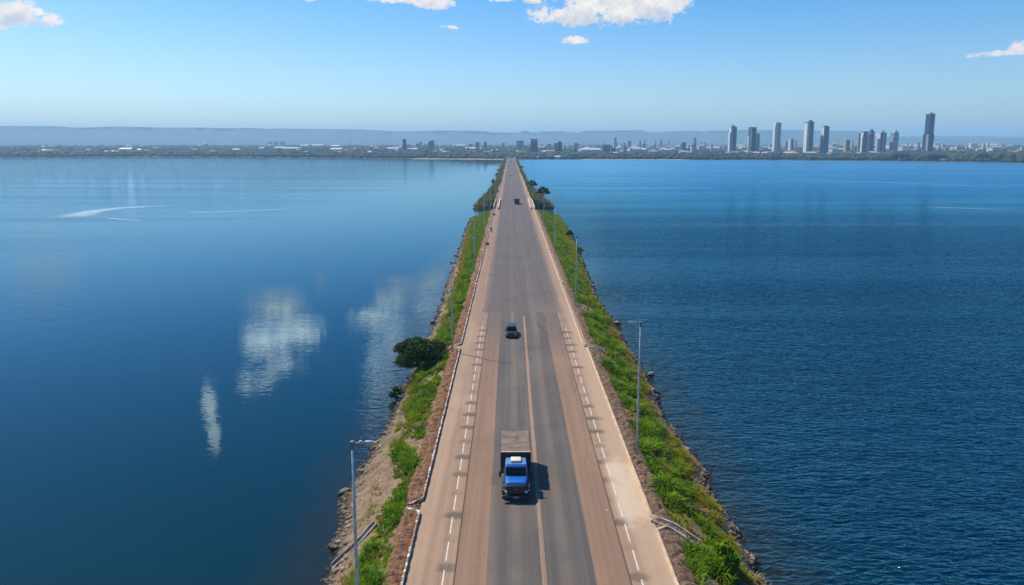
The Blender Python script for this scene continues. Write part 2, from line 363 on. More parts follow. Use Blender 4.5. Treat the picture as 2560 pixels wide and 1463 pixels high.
# fill under the road, open at the bridge
for (y0, y1) in ((-12, GAP0 + 2), (GAP1 - 1, 1750)):
    Vs.append(np.array([(-6.9, y0, -.17), (10.9, y0, -.17), (10.9, y1, -.17), (-6.9, y1, -.17), (-6.9, y0, -8), (10.9, y0, -8), (10.9, y1, -8), (-6.9, y1, -8)]))
    Qs.append(np.array([(0,1,2,3),(0,4,5,1),(3,2,6,7),(0,3,7,4),(1,5,6,2)]) + off); off += 8
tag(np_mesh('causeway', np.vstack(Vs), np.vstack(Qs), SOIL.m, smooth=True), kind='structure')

# dirt verge with rolls of dry mown grass
DIRT = NT('dirt and dry straw'); m = DIRT; v = m.pos(); n1 = m.noise(v, 1.6, 5, .6); n2 = m.noise(m.pos((1, 2.2, 1)), 3.6, 6, .72)
c = m.mix(m.ramp(n1, .38, .62), (.36, .175, .082), (.17, .08, .038)); c = m.mix(m.ramp(n2, .5, .72), c, (.55, .36, .22)); c = m.mix(m.ramp(n2, .42, .28), c, (.07, .038, .022))
c = m.mix(m.ramp(m.sep(v)[0], 0, 4), c, m.mix(m.ramp(n2, .42, .62), (.15, .088, .05), (.40, .245, .145)))
m.bsdf(c, .95, 0, m.bump(n2, .35))
ysd = np.r_[np.arange(28, 150, .11), np.arange(150, GAP0 - 3, .3)]
for nm, x0, x1, sg in (('dirt_verge', -7.36, -8.95, 1), ('dirt_verge', 11.22, 12.9, 2)):
    t = np.linspace(0, 1, 16); Xg = x0 + (x1-x0)*t[None] + 0*ysd[:, None]; Yg = np.repeat(ysd[:, None], 16, 1)
    wob = (fbm(Xg*1.1, Yg*.8, 40+sg)-.5)*1.6
    ph = (Yg + wob*1.2 + (Xg-x0)*.25*(1 if sg == 1 else -1)) / (.85 if sg == 1 else 1.1)
    rid = np.abs(np.sin(ph*math.pi))**.7
    win = np.sin(np.clip(t*1.1+.06, 0, 1)*math.pi)**.5
    amp = (.42 if sg == 1 else .36)*(.35+1.1*fbm(Xg*1.6, Yg*1.0, 50+sg))
    Zg = bankz(Xg, Yg) + .05 + rid*amp*win[None] + (fbm(Xg*6, Yg*6, 60+sg)-.5)*.14*win[None]
    Zg[:, 0] = -.06; Zg[:, -1] -= .25
    tag(np_mesh(nm, np.stack([Xg, Yg, Zg], -1).reshape(-1, 3), grid_faces(*Xg.shape), DIRT.m, smooth=True), kind='structure')

# ------------------------------------------------------------------ road
def roadmat(name, base, dark, light, streak=.5, stains=False, fade=None):
    m = NT(name); v = m.pos(); X, Y, Z = m.sep(v)
    st = m.noise(m.pos((2.2, .018, 1)), 1, 5, .62); st2 = m.noise(m.pos((.55, .012, 1)), 1, 3); bl = m.noise(v, .09, 5, .6, .6); gr = m.noise(v, 16, 3, .7)
    c = m.mix(m.ramp(st, .38, .66), base, dark); c = m.mix(m.ramp(st2, .5, .68, 0, streak), c, light)
    lane = m.math('ABSOLUTE', m.math('SUBTRACT', m.math('ABSOLUTE', m.math('SUBTRACT', X, 2.1)), 1.75))
    c = m.mix(m.math('MULTIPLY', m.ramp(lane, .55, .1, 0, .5), m.ramp(bl, .35, .6, .5, 1)), c, light)
    c = m.mix(m.ramp(bl, .5, .72, 0, .4), c, light)
    c = m.mix(m.ramp(bl, .46, .30, 0, .6), c, dark)
    pt = m.noise(m.pos((.35, .12, 1)), 1, 6, .7, .8); c = m.mix(m.ramp(pt, .56, .66, 0, .35), c, tuple(k*.6 for k in dark))
    c = m.mix(m.ramp(gr, .3, .7, 0, .22), c, tuple(k*.55 for k in base))
    if stains:
        # dark grime patches every 3.53 m along the edge lines, before the resurfaced stretch
        for (xc, yo) in ((-4.35, 43.7), (8.72, 42.6)):
            cell = m.math('SUBTRACT', Y, yo - 3.53/2 - 353)
            cid = m.math('FLOOR', m.math('DIVIDE', cell, 3.53))
            dy = m.math('SUBTRACT', m.math('MODULO', cell, 3.53), 3.53/2)
            rn = m.n('ShaderNodeTexWhiteNoise', noise_dimensions='1D'); m.l(cid, rn.inputs['W'])
            wob = m.math('MULTIPLY', m.math('SUBTRACT', m.noise(v, 2.5, 3), .5), .5)
            dx = m.math('ADD', m.math('SUBTRACT', X, m.math('ADD', xc, m.math('MULTIPLY', m.math('SUBTRACT', rn.outputs[0], .5), .35))), wob)
            wx = m.math('ADD', .52, m.math('MULTIPLY', rn.outputs[0], .55))
            e = m.math('ADD', m.math('POWER', m.math('ABSOLUTE', m.math('DIVIDE', dx, wx)), 2.6), m.math('POWER', m.math('ABSOLUTE', m.math('DIVIDE', m.math('ADD', dy, wob), .50)), 2.6))
            f = m.math('MULTIPLY', m.ramp(e, 2.2, 0, 0, .72), m.ramp(Y, 119, 108))
            f = m.math('MULTIPLY', f, m.ramp(rn.outputs[0], .03, .5, .18, 1))
            c = m.mix(f, c, (.05, .042, .036))
        # pale sand washed over the right shoulder
        d2 = m.math('ADD', m.math('ABSOLUTE', m.math('DIVIDE', m.math('SUBTRACT', Y, 55.5), 6.8)), m.math('MULTIPLY', m.math('SUBTRACT', m.noise(m.pos((.7, .35, 1)), 1, 4), .5), .9))
        f = m.math('MULTIPLY', m.ramp(d2, 1.05, .6), m.ramp(X, 8.2, 9.2))
        sand = m.mix(m.ramp(m.noise(m.pos((.8, .25, 1)), 1.1, 3), .52, .66), (.52, .41, .29), (.50, .32, .12))
        c = m.mix(m.math('MULTIPLY', f, .8), c, sand)
        # tyre marks smeared round the start of the resurfacing
        f = m.math('MULTIPLY', m.ramp(m.math('ABSOLUTE', m.math('SUBTRACT', Y, 118)), 11, 0), m.ramp(m.noise(m.pos((1, .35, 1)), .9, 5, .7, 1.5), .42, .62))
        c = m.mix(m.math('MULTIPLY', f, .6), c, (.10, .085, .075))
    nf = m.noise(v, .8, 5, .65)
    if fade == 'new':      # dust creeping over both edges of the resurfaced lanes and over its start
        e = m.math('MINIMUM', m.math('ADD', X, 4.9), m.math('SUBTRACT', 9.05, X)); e = m.math('ADD', e, m.math('MULTIPLY', m.math('SUBTRACT', nf, .5), 1.6))
        c = m.mix(m.ramp(e, 1.3, -.1, 0, .75), c, (.20, .125, .085))
        c = m.mix(m.math('MULTIPLY', m.ramp(m.math('ADD', Y, m.math('MULTIPLY', nf, 14)), 139, 124, 0, .45), m.ramp(X, 1.5, 5)), c, (.22, .14, .095))
    if fade == 'pink':
        c = m.mix(m.ramp(m.math('ADD', Y, m.math('MULTIPLY', nf, 22)), 98, 126, 0, .95), c, (.118, .088, .074))
    if fade == 'tan':
        ed = m.math('MAXIMUM', m.ramp(m.math('ADD', X, m.math('MULTIPLY', nf, 1.2)), 9.4, 11.2), m.math('MULTIPLY', m.ramp(m.math('SUBTRACT', X, m.math('MULTIPLY', nf, 1.2)), -6.0, -7.6), .6))
        c = m.mix(m.math('MULTIPLY', ed, .45), c, (.46, .335, .215))
        c = m.mix(m.math('MULTIPLY', m.ramp(Y, 105, 135), m.ramp(nf, .3, .65, .15, .6)), c, (.17, .105, .072))
    m.bsdf(c, .9, 0, m.bump(gr, .01)); return m.m
TAN = roadmat('dusty shoulder', (.31, .198, .124), (.235, .148, .094), (.40, .268, .172), .5, True, 'tan')
PINK = roadmat('worn chip seal', (.232, .140, .086), (.180, .106, .066), (.29, .178, .108), .5, False, 'pink')
ASPH = roadmat('old asphalt', (.100, .083, .070), (.072, .061, .053), (.18, .138, .102), .7)
NEWA = roadmat('new asphalt', (.107, .086, .076), (.080, .066, .060), (.135, .108, .093), .45, False, 'new')
LINE = NT('worn white paint'); m = LINE; v = m.pos(); n = m.noise(v, 5, 5, .7)
m.bsdf(m.mix(m.ramp(n, .42, .7), (.62, .56, .48), (.34, .25, .18)), .8)
def strip(name, x0, x1, y0, y1, z, mat, jag=0, seg=1.5):
    n = max(2, int((y1-y0)/seg)); ys = np.linspace(y0, y1, n); V = []
    a = x0 + (fbm(ys/1.7, ys*0+x0*7, 70)-.5)*jag*2; b = x1 + (fbm(ys/1.7, ys*0+x1*5, 71)-.5)*jag*2
    V = np.stack([np.stack([a, ys, ys*0+z], -1), np.stack([b, ys, ys*0+z], -1)], 1).reshape(-1, 3)
    return tag(np_mesh(name, V, grid_faces(n, 2), mat), kind='structure')
END = 1752
strip('road', -7.3, 11.2, -12, END, 0, TAN)
strip('road_inner_strip', -3.83, 8.1, -12, 120, .006, PINK, .02)
strip('road_lanes', -1.64, 5.80, -12, 120.5, .012, ASPH, .05)
strip('road_centre_joint', 2.13, 2.46, -12, 116.5, .018, roadmat('tan joint', (.30, .19, .118), (.21, .14, .092), (.37, .24, .15)), .04)
SEAM = simple('tar seam', (.06, .045, .035), .9, obj=False)
strip('road_seam', -3.87, -3.79, -12, 119.8, .02, SEAM, .012)
strip('road_seam', 8.06, 8.14, -12, 119.8, .02, SEAM, .012)
strip('road_resurfaced', -4.9, 9.05, 119.6, END, .014, NEWA, .12)
strip('road_seam', 1.98, 2.03, 120.6, GAP0, .02, simple('faint seam', (.085, .075, .07), .9, obj=False), .02)
strip('road_seam', -1.05, -1.0, 120.6, GAP0, .02, simple('faint seam two', (.105, .092, .086), .9, obj=False), .02)
tag(MB().box((-1.6, 120.53, .003), (5.8, 120.6, .017)).build('road_joint', SEAM), kind='structure')
mb = MB()
for (x, y0) in ((-4.58, 44.5), (8.86, 43.4)):
    y = y0 - 35.3
    while y < 110:
        mb.add([(x-.05, y, .011), (x+.05, y, .011), (x+.05, y+2.45, .011), (x-.05, y+2.45, .011)], [(0,1,2,3)]); y += 3.53
tag(mb.build('road_edge_marking', LINE.m), kind='structure')
m = NT('tyre rubber marks'); n = m.noise(m.pos((1, .6, 1)), 2.5, 4, .7); p = m.bsdf((.04, .034, .03), .9); tr = m.n('ShaderNodeBsdfTransparent'); mx = m.n('ShaderNodeMixShader')
m.l(m.ramp(n, .35, .7, .05, .42), mx.inputs[0]); m.l(tr.outputs[0], mx.inputs[1]); m.l(p.outputs[0], mx.inputs[2]); m.l(mx.outputs[0], m.out.inputs[0]); SKID = m.m
def arc(cx, cy, rx, ry, a0, a1, w):
    a = np.linspace(R(a0), R(a1), 26); V = []
    for k in (0, 1): V.append(np.stack([cx+(rx+w*k)*np.cos(a), cy+(ry+w*k)*np.sin(a), np.full(26, .027)], -1))
    tag(np_mesh('skid_marks', np.stack(V, 1).reshape(-1, 3), grid_faces(26, 2), SKID), kind='structure')
for q in ((6.4, 112, 1.9, 6.5, 180, 330, .16), (6.9, 111, 1.9, 7.5, 190, 345, .14), (5.9, 108, 2.4, 4.5, 200, 350, .12), (7.3, 116, 1.5, 5, 180, 300, .18), (5.2, 86, 2.6, 7.5, 275, 372, .12), (5.4, 84.5, 3.0, 7.5, 262, 365, .1), (6.1, 64, 1.2, 5, 300, 360, .08), (5.4, 116, 1.2, 7, 170, 290, .2)): arc(*q)
# studs by the seam
mb = MB()
for i in range(6):
    y = 40 + i*11.5
    for x in (7.75, -5.55): mb.rbox((x-.06, y-.05, 0), (x+.06, y+.05, .04), .015)
tag(mb.build('road_studs', LINE.m), 'small white reflector studs set in the dusty shoulders', 'road studs', kind='structure')

# ------------------------------------------------------------------ kerbs, drains
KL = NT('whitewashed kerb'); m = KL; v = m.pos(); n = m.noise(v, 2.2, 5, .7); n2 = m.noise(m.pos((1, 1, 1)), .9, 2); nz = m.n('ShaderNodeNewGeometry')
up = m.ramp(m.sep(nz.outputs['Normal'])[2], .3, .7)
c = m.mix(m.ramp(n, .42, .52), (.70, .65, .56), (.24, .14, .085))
c = m.mix(up, (.16, .12, .095), c); m.bsdf(c, .9, 0, m.bump(n, .06))  # upright faces coloured dark for the shade on the road side
KR = simple('dusty concrete kerb', (.50, .37, .24), .9, vary=.2, scale=1.5, col2=(.36, .25, .155), bumpd=.02, obj=False)
CONC = simple('weathered concrete', (.42, .37, .31), .9, col2=(.20, .17, .14), scale=1.5, bumpd=.02, obj=False)
def kerb(pts, w, h, mat, label, jit=.03, name='kerb', grp=None):
    """low wall along (x, y, z) points; w towards outside"""
    V = []; P = []
    for a, b in zip(pts[:-1], pts[1:]):
        L = math.dist(a, b); n = max(1, int(L/.45))
        if L > 200: n = int(L/3)
        for k in range(n): P.append([a[i] + (b[i]-a[i])*k/n for i in range(3)])
    P.append(list(pts[-1])); P = np.array(P); d = np.gradient(P[:, :2], axis=0); d /= np.linalg.norm(d, axis=1)[:, None]
    nrm = np.stack([-d[:, 1], d[:, 0]], -1)
    j = lambda s: (rng.random(len(P))-.5)*jit*2
    rows = [(0, -.3), (0, h), (w*.5, h+.012), (w, h), (w, -.3)]
    for (o, z) in rows:
        V.append(np.stack([P[:, 0]+nrm[:, 0]*(o+j(1)*.6), P[:, 1]+nrm[:, 1]*o, P[:, 2]+z+(j(2) if z > 0 else 0)], -1))
    V = np.stack(V, 1); n = len(P); Q = grid_faces(n, 5)
    me = V.reshape(-1, 3); fr = [(0, 1, 3, 4)]; e = (n-1)*5
    o = np_mesh(name, me, np.vstack([Q, [[0, 1, 3, 4], [e, e+1, e+3, e+4]]]), mat)
    return tag(o, label, 'kerb', grp)
gapsL = [51.9+.0, 98.0, 146.0, 194.0, 242.0, 290.0]
ordn = ['in the foreground before the first drain', 'between the first and second drain from the camera', 'between the second and third drain from the camera', 'between the third and fourth drain from the camera', 'between the fourth and fifth drain from the camera', 'between the fifth and sixth drain from the camera', 'leading up to the bridge']
y = -12
for i, g in enumerate(gapsL + [GAP0-1]):
    pts = []
    if i > 0: pts += [(-8.25, gapsL[i-1]+.35, -.12), (-7.16, y, 0)]
    else: pts += [(-7.16, y, 0)]
    e = g - .9 if i < 6 else g
    pts += [(-7.16, e, 0)]
    if i < 6: pts += [(-8.3, g-.1, -.12)]
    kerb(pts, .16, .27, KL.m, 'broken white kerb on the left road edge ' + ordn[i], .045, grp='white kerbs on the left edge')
    y = g + 1.2
gapsR = [49.3, 98.2, 146.5, 195, 243, 291]
y = -12; KX = 11.02
for i, g in enumerate(gapsR + [GAP0-1]):
    KX = 11.02 if i < 2 else 10.62
    pts = [(KX, y, 0)]
    if i > 0: pts = [(KX+1.0, gapsR[i-1]+.5, -.1), (KX, y, 0)]
    pts += [(KX, g-.9 if i < 6 else g, 0)]
    if i < 6: pts += [(KX+1.0, g-.2, -.1)]
    kerb([p for p in pts][::-1], .22, .22, KR, 'dusty cream kerb on the right road edge ' + ordn[i], .015, grp='cream kerbs on the right edge')
    y = g + 1.1
kerb([(-7.3, GAP1+1, 0), (-7.3, END, 0)][::1], .5, .45, KR, 'long pale kerb on the left edge beyond the bridge', .02)
kerb([(10.7, END, 0), (10.7, GAP1+1, 0)], .5, .45, KR, 'long pale kerb on the right edge beyond the bridge', .02)
def chute(pts, w, label, th=.14):
    """an open concrete channel running down the bank: two cheek walls and a floor"""
    r = empty('drain_chute', pts[0], label, 'drain channel', 'concrete drain chutes')
    o = Vector(pts[0]); P = [Vector(p) - o for p in pts]
    d = (P[-1] - P[0]); n = Vector((-d.y, d.x, 0)).normalized()
    def slab(off0, off1, z0, z1, name):
        vs = []; 
        for p in P:
            for (a, b) in ((off0, z0), (off1, z0), (off1, z1), (off0, z1)): vs.append(p + n*a + Vector((0, 0, b)))
        fs = []
        for i in range(len(P)-1):
            for k in range(4): fs.append((i*4+k, i*4+(k+1) % 4, (i+1)*4+(k+1) % 4, (i+1)*4+k))
        fs += [(0,1,2,3), tuple(range(len(P)*4-4, len(P)*4))]
        MB().add(vs, fs).build(name, CONC, r)
    slab(-w/2-th, -w/2, -.3, .28, 'side_wall'); slab(w/2, w/2+th, -.3, .28, 'side_wall'); slab(-w/2, w/2, -.3, .02, 'channel_floor')
    return r
chute([(11.2, 50.0, -.05), (12.6, 48.9, -.15), (14.2, 47.8, -.85)], .62, 'pale concrete drain chute at the near right kerb opening')
chute([(10.9, 98.5, -.05), (12.6, 97.8, -.22), (13.6, 97.4, -.5)], .6, 'pale concrete drain chute at the right kerb, beside the tyre marks')
chute([(-7.6, 98.0, -.05), (-8.9, 97.7, -.3), (-9.6, 97.5, -.5)], .5, 'small concrete drain outlet on the left behind the second lamp post')
chute([(-7.6, 146.0, -.05), (-8.7, 145.8, -.3)], .6, 'small pale drain outlet at the third opening of the left kerb')
chute([(-10.9, 51.6, float(bankz(-10.9, 51.6))+.05), (-12.3, 50.6, float(bankz(-12.3, 50.6))+.05), (-13.9, 49.4, float(bankz(-13.9, 49.4))+.12)], .45, 'narrow concrete drain rails running down the dry left slope to the water', .09)

# ------------------------------------------------------------------ shore rocks
ROCK = NT('shore rock'); m = ROCK; v = m.pos(); n = m.noise(v, 3, 6, .7)
c = m.mix(m.ramp(n, .35, .65), (.34, .25, .165), (.15, .108, .07)); c = m.mix(m.ramp(m.sep(v)[2], -3.9, -3.35), (.03, .026, .02), c)
m.bsdf(c, .9, 0, m.bump(n, .1))
def ico(sub):
    bm = bmesh.new(); bmesh.ops.create_icosphere(bm, subdivisions=sub, radius=1); bm.verts.index_update()
    V = np.array([v.co[:] for v in bm.verts]); Fc = np.array([[v.index for v in f.verts] for f in bm.faces]); bm.free(); return V, Fc
I1 = ico(1); I2 = ico(2)
def blobs(P, S, ic, rough=.35, flat=1.0, seed=3):
    r = np.random.default_rng(seed); V, Fc = ic; n = len(P)
    S = np.asarray(S); S = S if S.ndim == 2 else np.repeat(S[:, None], 3, 1)
    a = r.random(n)*6.28; k = 1 + (r.random((n, len(V), 1))-.5)*2*rough
    W = V[None]*k*S[:, None, :]*np.array([1, 1, flat])
    ca, sa = np.cos(a)[:, None], np.sin(a)[:, None]
    W = np.stack([W[..., 0]*ca-W[..., 1]*sa, W[..., 0]*sa+W[..., 1]*ca, W[..., 2]], -1) + np.asarray(P)[:, None, :]
    return W.reshape(-1, 3), (Fc[None] + (np.arange(n)*len(V))[:, None, None]).reshape(-1, 3)
Ps = []; Ss = []
for ed, sg in ((wl, 1), (wr, -1)):
    for (y0, y1, n, s) in ((34, 130, 2400, .12), (130, 318, 1500, .2), (368, 500, 400, .35)):
        y = rng.uniform(y0, y1, n); t = rng.beta(1.2, 2.6, n)*(2.2 if sg == 1 else 1.5) - .25
        x = ed(y) + sg*t; Ps.append(np.stack([x, y, bankz(x, y)], -1)); Ss.append(s*(.5+rng.random((n, 1))**2.5*2.2)*(.7+rng.random((n, 3))*.6))
    # scattered stones over the dry slope
y = rng.uniform(34, 150, 900); x = rng.uniform(-14, -11, 900); Ps.append(np.stack([x, y, bankz(x, y)], -1)); Ss.append(.05+rng.random((900, 3))*.09)
V, Q = blobs(np.vstack(Ps), np.vstack(Ss), I1, .3, .65)
tag(np_mesh('shore_rocks', V, Q, ROCK.m), 'rough brown stones and rubble along both waterlines of the causeway', 'rocks', kind='stuff')
bl = [(-14.5, 128, .6, 'flat grey boulder at the left waterline above the overhanging tree'),
      (-15.9, 62, .5, 'mossy boulder at the left waterline near the front lamp post'),
      (19.9, 127, .8, 'broad pale boulder at the right waterline beyond the second right lamp'),
      (20.3, 97, .6, 'grey boulder at the right waterline behind the nearest right lamp')]
for i, (x, y, s, lb) in enumerate(bl):
    V, Q = blobs([(0, 0, 0)], np.array([[s, s*1.3, s*.7]]), I1, .3, .7, 90+i)
    o = np_mesh('boulder', V, Q, ROCK.m); o.location = (x, y, -3.75); tag(o, lb, 'boulder', 'boulders at the waterline')

# ------------------------------------------------------------------ vegetation
def leafmat(name, cA, cB, cC=None, sc=.35, tr=.45):
    m = NT(name); v = m.pos(); n = m.noise(v, sc, 4, .6); n2 = m.noise(v, 3.5, 2)
    c = m.mix(m.ramp(n, .4, .62), cA, cB)
    if cC: c = m.mix(m.ramp(n2, .5, .75, 0, .7), c, cC)
    p = m.bsdf(c, .55); p.inputs['Specular IOR Level'].default_value = .12
    t = m.n('ShaderNodeBsdfTranslucent'); m.l(c, t.inputs[0]); mx = m.n('ShaderNodeMixShader'); mx.inputs[0].default_value = tr
    m.l(p.outputs[0], mx.inputs[1]); m.l(t.outputs[0], mx.inputs[2]); m.l(mx.outputs[0], m.out.inputs[0]); return m.m
GREEN = leafmat('lush grass', (.058, .16, .002), (.19, .31, .003), (.34, .38, .008), .55)
YEL = leafmat('yellowing grass', (.22, .25, .008), (.36, .26, .03), (.15, .21, .006), .5)
OLIVE = leafmat('olive scrub', (.085, .115, .028), (.19, .17, .05), (.12, .10, .035), .12)
DARK = leafmat('dark tree leaves', (.020, .042, .008), (.045, .085, .012), (.09, .13, .02), .8, .3)
def tufts(cx, cy, cz, nb, L, W, spread=.55, seed=1, sink=.1):
    r = np.random.default_rng(seed); n = len(cx)*nb
    bx = np.repeat(cx, nb) + r.normal(0, .13, n)*np.repeat(L, nb); by = np.repeat(cy, nb) + r.normal(0, .13, n)*np.repeat(L, nb); bz = np.repeat(cz, nb) - sink
    Lb = np.repeat(L, nb)*(.55+.6*r.random(n)); az = r.random(n)*6.283; sp = spread*(.3+1.2*r.random(n))
    wv = np.repeat(W, nb)*(.7+.6*r.random(n)); pz = az + math.pi/2 + r.normal(0, .5, n)
    rows = []
    for t, wk in ((0, .7), (.4, 1), (.75, .75), (1, .12)):
        px = bx + np.cos(az)*Lb*sp*t**1.8; py = by + np.sin(az)*Lb*sp*t**1.8; pzz = bz + Lb*(t - .32*sp*1.6*t**2.6)
        hx = np.cos(pz)*wv*wk*.5; hy = np.sin(pz)*wv*wk*.5
        rows += [np.stack([px-hx, py-hy, pzz], -1), np.stack([px+hx, py+hy, pzz], -1)]
    V = np.stack(rows, 1).reshape(-1, 3); b = (np.arange(n)*8)[:, None, None]
    Q = (np.array([[0,1,3,2],[2,3,5,4],[4,5,7,6]])[None] + b).reshape(-1, 4); return V, Q
def joinm(L):
    V = []; Q = []; o = 0
    for v, q in L: V.append(v); Q.append(q+o); o += len(v)
    return np.vstack(V), np.vstack(Q)
def scatter(n, y0, y1, side, a, b, clump=.0, seed=0, thr=0):
    r = np.random.default_rng(seed); y = r.uniform(y0, y1, n); t = r.random(n)
    if side < 0: lo, hi = -8.75 - a(y)*0, wl(y); x = np.where(True, a(y) + (b(y)-a(y))*t, 0)
    else: x = a(y) + (b(y)-a(y))*t
    k = fbm(x*.35, y*.22, 77+seed) > thr
    x, y = x[k], y[k]; return x, y, bankz(x, y)
# left green belt runs x = -8.8 .. about -11
def clump(x, y, s): return np.clip((fbm(x*.75, y*.5, s)-.36)*2.6, 0, 1.05)
gLo = lambda y: np.interp(y, [40, 50, 56, 66, 72, 85, 100, 112, 164, 242, 318], [-10.4, -10.9, -10.6, -11.2, -11.7, -12.3, -12.4, -11.1, -11.3, -14.0, -16.5]) + (fbm(y/1.5, y*0, 5)-.5)*1.6
gLi = lambda y: -8.85 + (fbm(y/1.2, y*0+2, 6)-.5)*.7
gRi = lambda y: 12.75 + (fbm(y/1.3, y*0+5, 7)-.5)*.8
gRo = lambda y: wr(y) - np.interp(y, [40, 120, 318], [1.9, 1.3, 1.2])
gRm = lambda y: gRi(y) + (gRo(y)-gRi(y))*.66
parts = []
x, y, z = scatter(2500, 33, 130, -1, gLi, gLo, seed=1, thr=.39); parts.append(tufts(x, y, z, 22, .3+1.2*clump(x, y, 3), np.full(len(x), .085), .75, 1))
x, y, z = scatter(3300, 130, 318, -1, gLi, gLo, seed=2); parts.append(tufts(x, y, z, 10, .45+1.1*clump(x, y, 3), np.full(len(x), .13), .75, 2))
V, Q = joinm(parts); tag(np_mesh('tall_grass', V, Q, GREEN), 'lush bright green grass belt along the left verge', 'grass', kind='stuff')
parts = []
x, y, z = scatter(4600, 33, 130, 1, gRi, gRm, seed=3, thr=.38); parts.append(tufts(x, y, z, 20, .3+1.2*clump(x, y, 4), np.full(len(x), .085), .8, 3))
x, y, z = scatter(4300, 130, 318, 1, gRi, gRo, seed=4); parts.append(tufts(x, y, z, 10, .45+1.1*clump(x, y, 3), np.full(len(x), .13), .75, 4))
V, Q = joinm(parts); tag(np_mesh('tall_grass', V, Q, GREEN), 'lush bright green grass belt along the right verge', 'grass', kind='stuff')
parts = []
x, y, z = scatter(2900, 33, 130, 1, gRm, gRo, seed=5); parts.append(tufts(x, y, z, 18, .3+.8*clump(x, y, 4), np.full(len(x), .05), .6, 5))
x, y, z = scatter(3200, 33, 318, 1, gRi, gRo, seed=26, thr=.5); parts.append(tufts(x, y, z, 14, .4+.7*clump(x, y, 4), np.full(len(x), .09), .7, 26))
x, y, z = scatter(1200, 130, 318, 1, gRm, gRo, seed=6); parts.append(tufts(x, y, z, 9, .7+.6*fbm(x, y*.6, 3), np.full(len(x), .12), .6, 6))
V, Q = joinm(parts); tag(np_mesh('dry_grass', V, Q, YEL), 'yellow green grass on the outer slope of the right bank', 'grass', kind='stuff')
parts = []
oL = lambda y: gLo(y)-1.0
x, y, z = scatter(1500, 33, 135, -1, lambda y: gLo(y)+.3, oL, seed=7, thr=.47); parts.append(tufts(x, y, z, 16, .45+.6*fbm(x, y*.6, 4), np.full(len(x), .05), .6, 7))
x, y, z = scatter(1800, 33, 318, -1, gLi, gLo, seed=27, thr=.52); parts.append(tufts(x, y, z, 14, .4+.7*clump(x, y, 4), np.full(len(x), .09), .7, 27))
x, y, z = scatter(1300, 130, 318, -1, gLo, lambda y: gLo(y)-1.6, seed=8, thr=.4); parts.append(tufts(x, y, z, 9, .6+.6*fbm(x, y*.6, 3), np.full(len(x), .12), .6, 8))
x, y, z = scatter(500, 33, 110, -1, lambda y: gLo(y)-1, lambda y: wl(y)+.6, seed=9, thr=.6); parts.append(tufts(x, y, z, 14, .35+.3*fbm(x, y*.6, 4), np.full(len(x), .045), .8, 9))
V, Q = joinm(parts); tag(np_mesh('dry_grass', V, Q, YEL), 'yellowing grass patches at the edge of the left slope', 'grass', kind='stuff')
parts = []
x, y, z = scatter(5200, 368, 700, -1, lambda y: -8.0+0*y, lambda y: wl(y)+.3, seed=10); parts.append(tufts(x, y, z, 8, .7+2.2*clump(x*.5, y*.5, 3), np.full(len(x), .3), .7, 10))
x, y, z = scatter(3600, 700, 1700, -1, lambda y: -8.0+0*y, lambda y: wl(y)+.3, seed=11); parts.append(tufts(x, y, z, 7, 1.0+3.0*clump(x*.4, y*.3, 3), np.full(len(x), .6), .7, 11))
x, y, z = scatter(6500, 368, 700, 1, lambda y: 11.5+0*y, lambda y: wr(y)-.3, seed=12); parts.append(tufts(x, y, z, 8, .7+2.2*clump(x*.5, y*.5, 3), np.full(len(x), .3), .7, 12))
x, y, z = scatter(3600, 700, 1700, 1, lambda y: 11.5+0*y, lambda y: wr(y)-.3, seed=13); parts.append(tufts(x, y, z, 7, 1.0+3.0*clump(x*.4, y*.3, 3), np.full(len(x), .6), .7, 13))
SCRUBP = joinm(parts); parts = []
DEAD = leafmat('dead brown grass', (.30, .19, .09), (.40, .28, .14), (.20, .13, .06), .6, .3)
for (sd, a_, b_, n_, sd_) in ((-1, lambda y: gLo(y)+.5, lambda y: gLo(y)-1.6, 1500, 31), (1, gRm, lambda y: wr(y)-.6, 2300, 32), (1, gRi, gRo, 1400, 33), (-1, gLi, gLo, 700, 34)):
    x, y, z = scatter(n_, 33, 318, sd, a_, b_, seed=sd_, thr=.5); parts.append(tufts(x, y, z, 13, .3+.65*clump(x, y, 9), np.full(len(x), .07), .7, sd_))
V, Q = joinm(parts); tag(np_mesh('dead_grass', V, Q, DEAD), 'dry brown grass scattered over both near banks', 'grass', kind='stuff')
parts = [SCRUBP]
V, Q = joinm(parts); tag(np_mesh('scrub', V, Q, OLIVE), 'olive scrub and grass covering the causeway banks beyond the bridge', 'scrub', kind='stuff')

BARK = simple('bark', (.16, .12, .085), .9, vary=.4, scale=6, bumpd=.03)
def leaves(lobes, n, size, seed, flat=.8):
    r = np.random.default_rng(seed); P = []
    vol = np.array([a[3]*a[4]*a[5] for a in lobes])**.75; cnt = (n*vol/vol.sum()).astype(int)
    for (cx, cy, cz, rx, ry, rz), c in zip(lobes, cnt):
        d = r.normal(size=(c, 3)); d /= np.linalg.norm(d, axis=1)[:, None]; rad = (.45+.55*r.random(c)**.45)*(1+.14*np.sin(d[:, 0]*7+seed)*np.cos(d[:, 1]*6)+r.normal(0, .05, c))
        d[:, 2] = np.where((d[:, 2] < -.35), d[:, 2]*.5, d[:, 2])
        P.append(np.array([cx, cy, cz]) + d*rad[:, None]*np.array([rx, ry, rz]))
    P = np.vstack(P); n = len(P); u = r.normal(size=(n, 3)); u[:, 2] *= .5; u /= np.linalg.norm(u, axis=1)[:, None]
    w = np.cross(u, r.normal(size=(n, 3))); w /= np.linalg.norm(w, axis=1)[:, None]; s = (size*(.6+.8*r.random(n)))[:, None]
    V = np.stack([P-u*s, P+w*s*.42, P+u*s, P-w*s*.42], 1).reshape(-1, 3); return V, np.arange(n*4).reshape(-1, 4)
